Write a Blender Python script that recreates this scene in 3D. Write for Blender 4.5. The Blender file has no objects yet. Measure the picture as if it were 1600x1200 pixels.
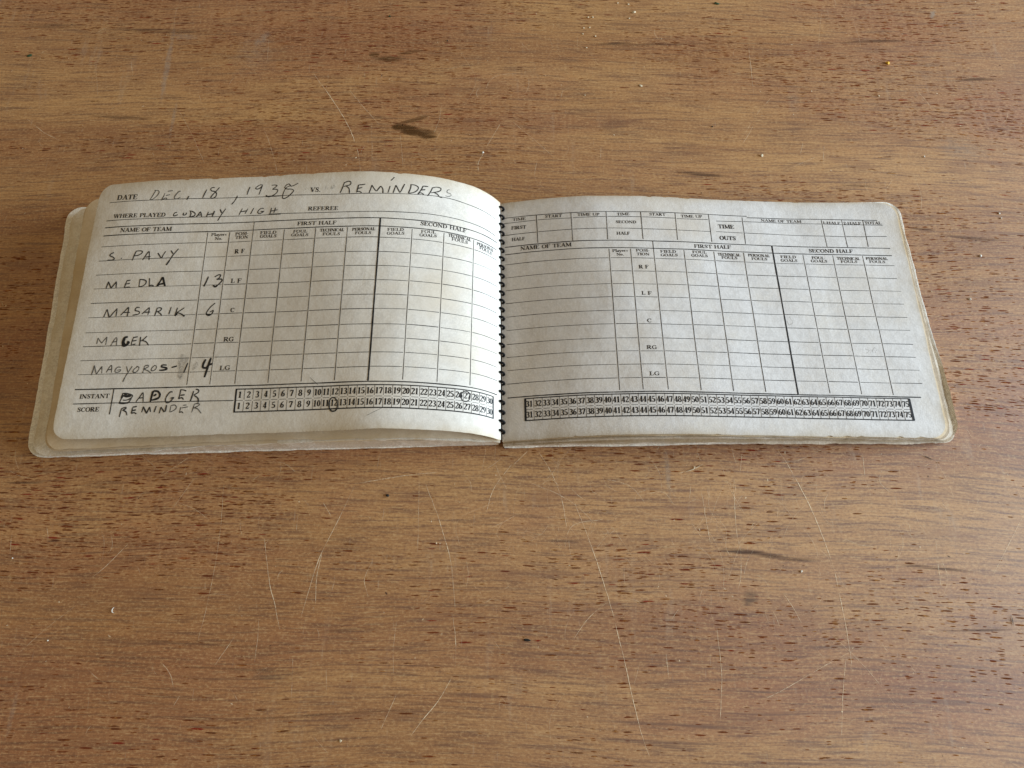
import bpy, math, random
import numpy as np
from mathutils import Matrix, Vector
rnd = random.Random(7); nr = np.random.RandomState(11)
C = bpy.context.scene.collection
SCN = bpy.context.scene
GEO={"f": 1225.2801887689036,"pitch": 1.189273488792388,"roll": -0.005989721988587643,"yaw": 0.001017477483915662,"c": [0.004421963728424585,-0.10028817106283387,0.31892178146898986],"zL": [[6.58,6.58],[14.5,15.99],[20.33,24.93],[22.84,29.8],[20.31,31.03],[17.08,28.06],[13.97,25.85],[13.08,18.78]],"zR": [[6.58,6.58],[8.74,8.42],[12.28,11.05],[13.24,10.3],[10.3,6.57],[6.46,3.56],[2.34,2.94]],"yawL": 0.0019787903505719528,"yawR": 0.003358066677121179,"y0L": -0.5809061355083601,"y0R": -0.4838063590255214,"H": 117.93896739025031,"KL": [0.0,12.0,30.0,50.0,80.0,120.0,165.0,210.0],"KR": [0.0,15.0,40.0,70.0,110.0,160.0,210.0]}
HW=[[0,0.42,1,[[-161.97,112.89],[-162.96,110.56],[-164.08,108.15]]],[0,0.42,1,[[-162.57,112.93],[-161.07,112.83],[-160.29,112.15],[-160.51,111.05],[-161.36,109.83],[-162.66,108.63],[-163.94,108.24]]],[0,0.42,1,[[-157.46,111.36],[-157.94,109.63],[-158.7,107.77]]],[0,0.42,1,[[-156.26,112.19],[-154.08,112.37]]],[0,0.42,1,[[-156.83,110.05],[-154.98,110.44]]],[0,0.42,1,[[-158.17,108.22],[-157.08,108.8],[-156.43,108.76],[-156.22,107.9]]],[0,0.42,1,[[-150.35,111.83],[-151.09,111.86],[-152.08,110.63],[-152.82,109.23],[-152.47,108.27],[-151.16,108.21],[-150.04,108.96]]],[0,0.5,2,[[-146.22,109.28],[-146.98,107.41]]],[0,0.5,2,[[-138.5,112.2],[-139.25,110.15],[-139.95,107.79]]],[0,0.5,2,[[-132.83,113.12],[-134.19,111.25],[-135.68,109.39],[-136.24,108.14],[-135.33,107.8],[-134.13,108.55],[-133.88,109.97],[-134.75,111.11],[-136.24,111.48],[-136.8,112.46],[-136.16,113.08],[-134.99,113.04]]],[0,0.5,2,[[-124.17,108.64],[-125.17,106.14],[-126.4,104.46]]],[0,0.5,2,[[-150.48,101.35],[-151.36,101.39],[-152.02,100.38],[-151.56,99.74],[-150.04,100.3]]],[0,0.5,2,[[-147.42,101.14],[-147.66,100.21],[-147.11,99.97],[-146.29,100.31],[-146.36,101.19]]],[0,0.5,2,[[-144.61,101.66],[-144.17,100.55],[-144.53,99.0]]],[0,0.5,2,[[-145.02,101.99],[-143.59,101.62],[-142.23,100.48],[-142.72,99.4],[-144.53,99.0]]],[0,0.5,2,[[-141.62,98.74],[-140.33,100.88],[-139.95,101.27],[-139.04,98.8]]],[0,0.5,2,[[-141.17,99.66],[-139.34,99.91]]],[0,0.5,2,[[-136.35,101.21],[-137.03,98.73]]],[0,0.5,2,[[-133.67,101.59],[-134.45,98.8]]],[0,0.5,2,[[-136.59,99.81],[-133.79,100.34]]],[0,0.5,2,[[-131.31,102.29],[-130.35,100.37]]],[0,0.5,2,[[-128.75,102.5],[-130.17,100.05],[-131.75,96.73]]],[0,0.45,2,[[-121.22,102.18],[-121.9,100.64],[-122.43,99.1]]],[0,0.45,2,[[-118.75,102.06],[-119.75,99.6]]],[0,0.45,2,[[-121.9,100.64],[-119.2,100.98]]],[0,0.45,2,[[-116.08,102.23],[-117.27,99.31]]],[0,0.45,2,[[-111.47,101.65],[-112.65,101.88],[-113.83,100.85],[-114.0,99.76],[-112.8,99.38],[-111.85,99.95],[-111.32,100.39],[-112.76,100.31]]],[0,0.45,2,[[-108.0,101.75],[-108.42,98.96]]],[0,0.45,2,[[-106.12,101.79],[-106.71,99.17]]],[0,0.45,2,[[-108.27,100.2],[-106.55,100.41],[-105.2,100.7]]],[0,0.45,2,[[-119.0,112.79],[-119.62,110.65],[-119.85,108.91]]],[0,0.45,2,[[-113.39,113.49],[-114.57,113.56],[-116.06,112.53],[-116.42,111.91],[-115.36,111.53],[-113.85,112.4],[-113.46,113.33],[-113.98,110.97],[-114.54,108.71]]],[0,0.45,2,[[-109.25,113.07],[-107.94,113.14],[-106.67,112.74],[-107.78,111.69],[-108.59,111.01],[-107.13,111.01],[-106.19,110.47],[-106.49,109.22],[-107.97,108.05],[-109.93,107.39],[-111.32,108.11]]],[0,0.45,2,[[-97.15,113.21],[-98.81,112.36],[-100.23,111.98],[-101.22,113.16],[-102.35,112.76],[-103.1,111.54],[-101.84,110.66],[-100.08,110.54],[-98.85,109.83],[-99.32,108.75],[-101.15,106.81],[-102.95,105.99],[-103.62,106.82],[-103.3,109.33],[-102.22,111.48],[-100.26,112.3]]],[0,0.6,3,[[-111.33,108.2],[-110.24,107.5],[-109.1,107.74]]],[0,0.5,2,[[-76.31,112.39],[-76.98,109.83],[-77.78,107.48]]],[0,0.5,2,[[-76.48,112.4],[-74.41,113.14],[-73.37,112.52],[-73.73,111.33],[-76.34,110.6]]],[0,0.5,2,[[-75.48,110.98],[-73.93,109.34],[-73.64,107.16]]],[0,0.5,2,[[-69.84,111.26],[-70.42,107.49]]],[0,0.5,2,[[-69.82,111.06],[-66.92,111.45]]],[0,0.5,2,[[-70.38,109.28],[-68.14,109.85]]],[0,0.5,2,[[-70.6,107.49],[-69.58,107.99],[-68.11,107.26]]],[0,0.5,2,[[-64.01,111.07],[-64.4,109.26],[-65.04,106.98]]],[0,0.5,2,[[-64.01,111.07],[-62.43,108.69],[-61.69,108.11]]],[0,0.5,2,[[-61.69,108.11],[-60.13,110.75]]],[0,0.5,2,[[-60.13,110.75],[-59.15,109.38],[-58.89,107.18]]],[0,0.5,2,[[-56.0,110.93],[-56.74,107.47]]],[0,0.5,2,[[-55.84,113.65],[-54.42,115.49]]],[0,0.5,2,[[-53.52,111.48],[-54.47,107.5]]],[0,0.5,2,[[-53.52,111.48],[-51.52,107.78]]],[0,0.5,2,[[-49.71,112.39],[-51.36,107.99]]],[0,0.5,2,[[-46.89,112.26],[-47.11,110.2],[-47.85,107.89]]],[0,0.5,2,[[-47.24,112.31],[-45.12,112.26],[-43.57,111.23],[-44.25,109.5],[-45.94,108.29],[-47.85,107.89]]],[0,0.5,2,[[-41.57,112.32],[-42.5,109.93],[-43.73,107.94]]],[0,0.5,2,[[-41.57,112.32],[-39.25,112.39]]],[0,0.5,2,[[-42.51,110.14],[-40.48,110.63]]],[0,0.5,2,[[-43.73,107.94],[-42.43,108.72],[-41.05,108.09]]],[0,0.5,2,[[-37.43,111.95],[-38.21,109.75],[-39.35,107.61]]],[0,0.5,2,[[-37.61,112.0],[-35.49,112.8],[-33.57,112.47],[-34.3,110.87],[-37.84,109.41]]],[0,0.5,2,[[-36.79,110.0],[-34.94,109.1],[-33.97,107.96],[-32.7,107.96]]],[0,0.36,0,[[-29.52,112.73],[-30.51,112.29],[-30.63,111.01],[-29.14,110.73],[-28.79,109.77],[-30.17,109.04],[-31.36,109.19]]],[0,0.52,2,[[-176.66,83.56],[-177.92,82.97],[-178.37,82.19],[-176.65,81.27],[-175.99,80.42],[-177.0,79.97],[-178.98,80.1]]],[0,0.52,2,[[-172.93,80.62],[-172.5,80.4]]],[0,0.52,2,[[-166.39,83.43],[-167.0,81.27],[-167.53,79.1]]],[0,0.52,2,[[-166.48,83.56],[-164.1,83.51],[-163.52,82.67],[-164.94,81.55],[-167.0,81.27]]],[0,0.52,2,[[-162.84,79.05],[-161.23,82.16],[-160.4,82.92],[-159.9,78.91]]],[0,0.52,2,[[-161.72,80.39],[-159.49,80.68]]],[0,0.52,2,[[-156.39,82.13],[-154.63,79.67]]],[0,0.52,2,[[-152.95,82.78],[-153.89,81.03],[-154.35,79.54]]],[0,0.52,2,[[-150.63,83.09],[-149.53,81.45]]],[0,0.52,2,[[-147.35,83.76],[-149.37,80.85],[-150.53,78.51],[-151.77,76.19]]],[0,0.7,2,[[-150.53,78.51],[-151.77,76.19]]],[0,0.5,2,[[-176.75,69.74],[-177.32,66.44]]],[0,0.5,2,[[-176.75,69.74],[-175.04,66.51]]],[0,0.5,2,[[-175.04,66.51],[-173.08,69.53]]],[0,0.5,2,[[-173.08,69.53],[-172.83,66.5]]],[0,0.5,2,[[-168.35,69.67],[-168.83,67.94],[-169.02,66.38]]],[0,0.5,2,[[-168.54,69.68],[-166.8,69.87]]],[0,0.5,2,[[-168.78,68.13],[-166.83,68.42]]],[0,0.5,2,[[-168.95,66.38],[-167.49,66.7],[-166.24,66.44]]],[0,0.5,2,[[-162.55,69.98],[-162.52,66.66]]],[0,0.5,2,[[-162.74,69.98],[-160.63,69.69],[-159.57,68.86],[-159.92,67.52],[-161.12,66.79],[-162.51,66.58]]],[0,0.5,2,[[-158.3,70.37],[-157.92,66.65]]],[0,0.5,2,[[-157.92,66.65],[-157.05,67.0],[-155.86,66.57]]],[0,0.75,3,[[-154.64,66.32],[-153.22,68.79],[-152.33,70.32],[-150.79,66.17]]],[0,0.75,3,[[-154.27,67.08],[-151.92,67.57],[-151.05,67.93]]],[0,0.75,3,[[-152.27,69.93],[-151.36,67.55],[-150.93,66.37]]],[0,0.75,3,[[-154.34,66.31],[-153.42,67.63]]],[0,0.62,2,[[-132.31,70.16],[-132.92,67.84],[-133.75,65.73]]],[0,0.62,2,[[-129.5,69.85],[-127.95,70.77],[-127.0,70.54],[-127.4,69.38],[-128.42,68.64],[-126.59,68.76],[-126.11,67.96],[-127.37,66.26],[-128.72,65.35]]],[0,0.7,3,[[-133.94,65.82],[-133.22,65.91]]],[0,0.7,3,[[-129.73,65.97],[-128.71,65.23],[-127.69,65.89]]],[0,0.5,2,[[-175.13,56.85],[-175.68,54.87],[-176.09,53.13]]],[0,0.5,2,[[-175.13,56.85],[-173.56,52.95]]],[0,0.5,2,[[-173.56,52.95],[-170.69,57.01]]],[0,0.5,2,[[-170.69,57.01],[-170.61,53.36]]],[0,0.5,2,[[-168.63,53.82],[-166.77,55.92],[-165.55,57.15],[-165.58,52.96]]],[0,0.5,2,[[-167.69,55.05],[-164.66,54.92]]],[0,0.5,2,[[-160.63,56.94],[-161.99,56.99],[-162.49,55.74],[-160.63,55.12],[-160.64,54.03],[-163.21,53.59]]],[0,0.5,2,[[-159.22,53.97],[-157.23,55.89],[-156.28,56.58],[-156.52,53.5]]],[0,0.5,2,[[-158.45,54.67],[-155.65,54.74]]],[0,0.5,2,[[-152.9,56.27],[-153.18,54.65],[-153.53,52.78]]],[0,0.5,2,[[-153.07,56.28],[-151.72,56.59],[-150.93,56.01],[-151.5,55.13],[-153.18,54.65]]],[0,0.5,2,[[-152.5,54.8],[-151.14,53.84],[-150.4,52.91]]],[0,0.5,2,[[-146.82,56.66],[-147.4,53.41]]],[0,0.5,2,[[-143.97,56.3],[-144.39,54.32],[-144.67,52.59]]],[0,0.5,2,[[-140.99,56.19],[-142.56,54.98],[-144.01,54.12]]],[0,0.5,2,[[-144.01,54.12],[-142.18,53.51],[-140.44,52.29]]],[0,0.55,2,[[-127.7,57.77],[-129.32,56.3],[-130.63,54.35],[-131.03,52.92],[-129.83,52.26],[-128.69,52.83],[-128.1,54.44],[-129.51,53.77]]],[0,0.75,3,[[-131.16,53.1],[-130.02,52.34],[-128.84,52.65]]],[0,0.75,3,[[-144.67,52.59],[-143.79,53.75]]],[0,0.75,3,[[-141.2,52.75],[-140.34,52.29]]],[0,0.42,1,[[-176.93,43.87],[-176.99,41.19]]],[0,0.42,1,[[-176.93,43.87],[-174.93,41.47]]],[0,0.42,1,[[-174.93,41.47],[-172.95,44.25]]],[0,0.42,1,[[-172.95,44.25],[-172.95,40.61]]],[0,0.42,1,[[-170.67,40.17],[-169.26,43.21],[-168.54,43.54],[-168.15,40.32]]],[0,0.42,1,[[-170.4,41.65],[-168.18,41.99]]],[0,1.1,3,[[-163.77,43.9],[-165.09,43.41],[-165.53,41.82],[-165.07,40.03],[-163.72,40.34],[-162.95,41.37],[-163.75,41.58]]],[0,1.1,3,[[-165.74,42.01],[-164.86,39.84]]],[0,1.1,3,[[-165.12,43.59],[-165.3,41.46],[-164.19,40.0]]],[0,0.5,2,[[-161.25,43.44],[-161.67,41.68],[-161.75,39.98]]],[0,0.5,2,[[-161.43,43.45],[-159.38,43.73]]],[0,0.5,2,[[-161.7,41.86],[-159.65,42.14]]],[0,0.5,2,[[-161.75,39.98],[-159.93,40.55]]],[0,0.5,2,[[-158.15,43.69],[-158.04,39.6]]],[0,0.5,2,[[-155.41,43.94],[-156.59,42.56],[-157.85,41.72]]],[0,0.5,2,[[-157.2,42.05],[-155.35,41.27],[-154.07,39.7]]],[0,0.45,1,[[-176.23,31.63],[-176.5,29.32],[-176.92,27.42]]],[0,0.45,1,[[-176.23,31.63],[-174.78,27.73]]],[0,0.45,1,[[-174.78,27.73],[-172.9,31.14]]],[0,0.45,1,[[-172.9,31.14],[-172.48,28.05]]],[0,0.45,1,[[-170.64,28.37],[-169.59,30.64],[-168.76,31.38],[-168.34,28.22]]],[0,0.45,1,[[-170.15,29.51],[-168.28,29.64]]],[0,0.45,1,[[-164.62,30.48],[-165.96,30.52],[-166.91,29.4],[-166.54,28.32],[-165.06,28.5],[-164.43,29.32],[-166.12,29.18]]],[0,0.45,1,[[-162.2,30.78],[-161.23,28.26]]],[0,0.45,1,[[-159.72,30.7],[-161.17,27.87],[-162.03,26.19],[-162.74,24.0]]],[0,0.45,1,[[-157.41,30.43],[-158.75,29.32],[-158.95,28.18],[-157.78,27.95],[-156.82,29.07],[-156.81,30.21],[-157.82,30.63]]],[0,0.45,1,[[-154.39,30.52],[-154.53,28.99],[-154.75,27.47]]],[0,0.45,1,[[-154.39,30.52],[-153.13,30.93],[-152.65,30.26],[-154.56,29.18]]],[0,0.45,1,[[-154.18,29.17],[-152.36,28.34],[-151.07,27.34]]],[0,0.45,1,[[-150.07,30.75],[-151.07,29.83],[-151.27,28.69],[-150.3,28.46],[-149.3,29.38],[-149.47,30.54],[-150.26,30.76]]],[0,0.65,3,[[-144.97,30.76],[-146.68,30.82],[-147.14,30.07],[-145.18,29.62],[-144.7,28.95],[-146.17,28.62],[-147.86,28.57]]],[0,0.65,3,[[-142.73,29.65],[-140.43,30.22]]],[0,0.6,2,[[-136.0,31.4],[-136.62,29.13],[-137.19,27.05]]],[0,0.85,3,[[-128.44,32.66],[-129.15,30.96],[-129.22,29.24],[-127.76,28.99],[-126.51,30.86]]],[0,0.85,3,[[-126.25,33.15],[-126.86,30.68],[-127.53,27.27],[-128.02,24.82]]],[0,0.85,3,[[-127.32,29.93],[-125.35,30.63]]],[0,0.48,2,[[-161.9,18.89],[-162.23,16.98],[-162.85,15.01]]],[0,0.48,2,[[-162.23,19.03],[-160.39,19.03],[-157.83,18.26],[-157.71,17.48],[-158.72,16.62],[-160.18,16.16],[-161.47,16.25]]],[0,0.48,2,[[-162.05,18.26],[-160.38,18.21],[-157.7,18.25]]],[0,0.48,2,[[-162.69,15.08],[-160.75,14.95],[-159.11,15.05],[-157.89,16.98]]],[0,0.75,3,[[-163.07,15.09],[-161.0,14.91],[-159.11,15.05]]],[0,0.75,3,[[-161.77,18.12],[-160.17,17.69],[-158.18,18.01]]],[0,0.75,3,[[-161.34,18.62],[-160.1,18.84]]],[0,0.75,3,[[-162.23,16.98],[-161.84,18.51]]],[0,0.45,2,[[-155.83,15.26],[-154.3,17.76],[-153.35,19.06],[-152.77,15.29]]],[0,0.45,2,[[-155.05,16.81],[-152.92,17.08]]],[0,0.8,3,[[-148.87,19.89],[-149.42,17.6],[-149.68,15.11]]],[0,0.8,3,[[-148.85,19.76],[-147.02,19.44],[-145.96,18.0],[-146.46,16.61],[-148.41,15.99],[-149.41,15.81]]],[0,0.8,3,[[-149.22,19.64],[-149.56,16.84]]],[0,0.8,3,[[-148.65,17.58],[-147.48,18.3]]],[0,0.55,2,[[-140.68,18.97],[-141.71,19.0],[-142.88,17.38],[-143.27,15.74],[-142.59,14.57],[-141.35,14.78],[-140.36,15.89],[-139.84,16.64],[-141.19,16.3]]],[0,0.55,2,[[-137.39,20.05],[-137.48,17.96],[-137.75,15.93]]],[0,0.55,2,[[-137.48,19.75],[-136.19,19.7],[-134.9,19.2]]],[0,0.55,2,[[-137.15,17.44],[-135.39,17.63]]],[0,0.55,2,[[-137.75,15.93],[-136.5,16.44],[-135.6,15.55]]],[0,0.55,2,[[-131.78,19.16],[-132.21,16.75],[-132.67,14.61]]],[0,0.55,2,[[-130.99,19.91],[-129.79,19.48],[-129.78,18.45],[-131.53,17.37]]],[0,0.55,2,[[-131.26,17.23],[-129.55,15.9],[-129.18,14.1]]],[0,0.55,2,[[-161.52,12.63],[-161.74,10.87],[-161.89,9.1]]],[0,0.55,2,[[-161.52,12.63],[-160.07,13.1],[-159.63,12.7],[-161.02,11.86]]],[0,0.55,2,[[-160.78,11.98],[-159.38,11.18],[-158.78,9.77]]],[0,0.55,2,[[-156.88,13.0],[-156.98,10.47]]],[0,0.55,2,[[-156.9,13.13],[-155.16,13.41]]],[0,0.55,2,[[-156.8,11.73],[-155.31,11.94]]],[0,0.55,2,[[-156.98,10.47],[-156.02,10.82],[-154.87,10.28]]],[0,0.55,2,[[-152.33,13.24],[-152.72,10.85]]],[0,0.55,2,[[-152.33,13.24],[-150.6,10.28]]],[0,0.55,2,[[-150.6,10.28],[-149.62,13.03]]],[0,0.55,2,[[-149.62,13.03],[-148.91,10.85]]],[0,0.55,2,[[-146.79,13.31],[-147.41,10.68]]],[0,0.55,2,[[-144.74,12.74],[-145.11,10.1]]],[0,0.55,2,[[-144.74,12.74],[-143.01,10.53]]],[0,0.55,2,[[-142.44,13.55],[-142.65,10.65]]],[0,0.42,1,[[-140.58,12.98],[-140.72,10.45]]],[0,0.42,1,[[-140.72,13.11],[-139.24,13.44],[-138.26,12.77],[-138.37,11.76],[-139.51,10.92],[-140.72,10.45]]],[0,0.42,1,[[-136.31,12.45],[-136.6,10.06]]],[0,0.42,1,[[-135.52,13.18],[-134.01,13.26]]],[0,0.42,1,[[-135.87,12.06],[-133.26,12.47]]],[0,0.42,1,[[-136.6,10.06],[-135.77,10.49],[-134.91,9.8]]],[0,0.42,1,[[-130.73,13.4],[-131.03,11.89],[-131.4,10.01]]],[0,0.42,1,[[-130.75,13.52],[-129.25,13.73],[-128.53,13.07],[-130.76,11.75]]],[0,0.42,1,[[-130.26,11.86],[-128.92,11.31],[-127.28,9.49]]],[0,0.5,2,[[-70.56,11.01],[-70.56,10.16],[-70.73,9.39],[-71.04,8.77],[-71.46,8.36],[-71.97,8.19],[-72.51,8.28],[-73.04,8.63],[-73.51,9.19],[-73.88,9.92],[-74.12,10.76],[-74.2,11.63],[-74.11,12.45],[-73.87,13.16],[-73.5,13.68],[-73.03,13.97],[-72.49,14.01],[-71.95,13.79],[-71.44,13.33],[-71.02,12.67],[-70.72,11.88],[-70.56,11.01]]],[0,0.6,2,[[-73.71,9.37],[-73.03,8.54],[-72.21,8.26],[-71.23,8.45],[-70.54,9.21]]],[0,0.45,2,[[-16.51,16.07],[-16.58,15.4],[-16.83,14.76],[-17.23,14.21],[-17.74,13.81],[-18.32,13.58],[-18.92,13.55],[-19.48,13.72],[-19.95,14.08],[-20.3,14.59],[-20.5,15.2],[-20.52,15.86],[-20.37,16.51],[-20.06,17.1],[-19.61,17.57],[-19.06,17.89],[-18.47,18.02],[-17.87,17.96],[-17.34,17.7],[-16.9,17.27],[-16.62,16.71],[-16.51,16.07]]],[0,0.2,0,[[-58.14,5.86],[-55.78,7.13],[-52.37,8.82]]],[0,0.2,0,[[-83.17,22.97],[-79.5,19.74]]],[1,0.35,4,[[128.61,56.07],[129.85,53.29],[128.01,52.21],[127.2,54.03]]],[1,0.35,4,[[164.88,41.74],[165.59,40.58],[164.35,39.01],[163.41,39.77],[164.88,41.74]]],[1,0.35,4,[[160.38,40.88],[162.04,40.14],[160.69,38.72]]],[0,0.5,4,[[-84.66,109.45],[-84.41,111.49],[-83.51,109.39]]],[0,0.5,4,[[-82.37,109.49],[-81.95,111.22],[-81.52,109.61],[-80.83,111.49],[-80.4,109.88]]],[0,0.5,4,[[-93.99,110.62],[-93.19,109.78]]],[0,1.2,4,[[-139.8,34.23],[-139.41,28.84]]],[0,1.2,4,[[-139.01,35.36],[-138.89,29.21],[-139.29,25.41]]],[0,1.2,4,[[-137.68,35.31],[-137.78,30.7],[-137.89,26.12],[-138.56,24.25]]],[0,1.2,4,[[-136.57,34.11],[-136.84,30.66]]],[0,1.2,4,[[-139.54,25.8],[-137.75,25.17]]],[0,1.2,4,[[-132.91,30.9],[-133.3,28.24]]],[0,1.2,4,[[-132.07,31.64],[-132.41,28.59]]]]
TX=[[0,"DATE",-179.79,109.48,-170.13,109.01,2.44],[0,"WHERE PLAYED",-179.84,100.31,-155.67,99.6,1.98],[0,"NAME OF TEAM",-175.41,93.19,-151.83,92.53,1.96],[0,"Players",-133.66,89.39,-126.88,89.36,1.39],[0,"No.",-131.77,87.48,-128.57,87.51,1.31],[0,"POSI-",-122.95,89.27,-117.09,89.3,1.47],[0,"TION",-122.74,87.57,-117.02,87.53,1.47],[0,"FIELD",-111.7,89.16,-104.46,89.05,1.47],[0,"GOALS",-111.64,87.4,-104.26,87.28,1.47],[0,"R F",-122.15,80.53,-117.75,80.55,2.06],[0,"L F",-122.06,66.73,-117.56,66.68,2.01],[0,"C",-120.58,53.27,-118.92,53.27,1.97],[0,"RG",-121.82,40.15,-117.56,40.12,2.0],[0,"LG",-121.93,27.69,-117.51,27.73,1.95],[0,"INSTANT",-180.13,17.33,-167.54,17.27,1.86],[0,"SCORE",-180.11,11.66,-170.93,11.65,1.91],[0,"VS.",-91.19,108.55,-86.72,108.45,2.23],[0,"REFEREE",-91.41,99.54,-77.99,99.1,1.88],[0,"FIRST HALF",-95.52,92.51,-78.17,92.13,1.78],[0,"SECOND HALF",-41.64,92.48,-20.81,92.54,1.91],[0,"FOUL",-96.95,88.99,-90.74,88.78,1.39],[0,"GOALS",-97.71,87.35,-90.07,86.99,1.38],[0,"TECHNICAL",-85.07,88.86,-74.51,88.69,1.46],[0,"FOULS",-83.71,87.03,-76.1,86.84,1.38],[0,"PERSONAL",-70.87,88.72,-60.96,88.84,1.46],[0,"FOULS",-69.48,87.0,-62.55,86.98,1.38],[0,"FIELD",-55.64,88.71,-48.57,89.07,1.4],[0,"GOALS",-55.78,86.84,-48.25,87.3,1.39],[0,"FOUL",-41.08,88.76,-34.64,89.09,1.41],[0,"GOALS",-41.67,86.96,-34.19,87.33,1.41],[0,"TECHNICAL",-29.1,88.7,-18.48,88.8,1.6],[0,"FOULS",-27.5,87.17,-19.99,86.99,1.52],[0,"PERSONAL",-15.43,87.97,-5.34,88.28,1.64],[0,"FOULS",-13.95,86.43,-6.74,86.22,1.63],[1,"TIME",5.87,107.69,12.11,107.45,1.5],[1,"START",21.25,107.43,29.05,107.15,1.58],[1,"TIME UP",36.23,107.12,46.41,106.85,1.49],[1,"TIME",54.56,106.95,60.38,107.2,1.5],[1,"START",69.67,107.21,77.3,107.36,1.52],[1,"TIME UP",84.63,106.92,94.82,107.21,1.53],[1,"FIRST",5.22,103.02,12.18,102.72,1.83],[1,"HALF",5.39,96.77,11.56,96.55,1.72],[1,"SECOND",53.71,102.73,63.2,102.77,1.5],[1,"HALF",53.77,96.48,59.95,96.52,1.64],[1,"TIME",101.85,101.7,109.43,101.81,2.24],[1,"OUTS",101.86,95.35,109.46,95.46,2.21],[1,"NAME OF TEAM",9.41,91.27,32.89,91.04,2.03],[1,"Players",51.33,87.36,58.31,87.51,1.44],[1,"No.",53.11,85.49,56.36,85.48,1.35],[1,"POSI-",62.11,87.56,68.19,87.6,1.45],[1,"TION",62.19,85.61,68.04,85.64,1.44],[1,"FIELD",73.25,87.32,80.5,87.34,1.46],[1,"GOALS",73.3,85.37,81.06,85.48,1.45],[1,"FOUL",88.09,87.41,94.68,87.46,1.46],[1,"GOALS",87.37,85.5,95.07,85.6,1.46],[1,"TECHNICAL",99.87,86.85,110.55,86.82,1.48],[1,"FOULS",101.55,85.22,108.91,85.21,1.46],[1,"FIRST HALF",89.23,90.39,106.59,90.7,1.91],[1,"R F",62.78,78.66,67.13,78.73,1.92],[1,"L F",63.0,65.13,67.42,65.1,1.87],[1,"C",64.44,51.46,66.33,51.48,1.88],[1,"RG",63.25,38.65,67.59,38.59,1.83],[1,"LG",63.51,26.22,67.73,26.22,1.85],[1,"NAME OF TEAM",122.94,106.42,142.4,106.5,1.45],[1,"1-HALF",152.6,106.0,161.0,105.85,1.44],[1,"2-HALF",162.53,105.87,170.93,105.85,1.44],[1,"TOTAL",172.57,106.03,180.57,105.97,1.61],[1,"SECOND HALF",143.32,90.06,164.07,89.99,1.93],[1,"PERSONAL",114.18,86.97,124.35,86.92,1.47],[1,"FOULS",115.59,85.14,122.96,85.15,1.47],[1,"FIELD",129.43,86.65,136.73,86.6,1.48],[1,"GOALS",129.29,84.76,137.03,84.72,1.47],[1,"FOUL",144.1,86.53,149.87,86.39,1.47],[1,"GOALS",143.42,84.7,151.08,84.69,1.47],[1,"TECHNICAL",155.88,86.33,166.61,86.22,1.47],[1,"FOULS",157.45,84.63,165.12,84.66,1.38],[1,"PERSONAL",169.58,86.43,179.81,86.53,1.47],[1,"FOULS",170.85,84.81,178.27,84.8,1.37]]
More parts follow.
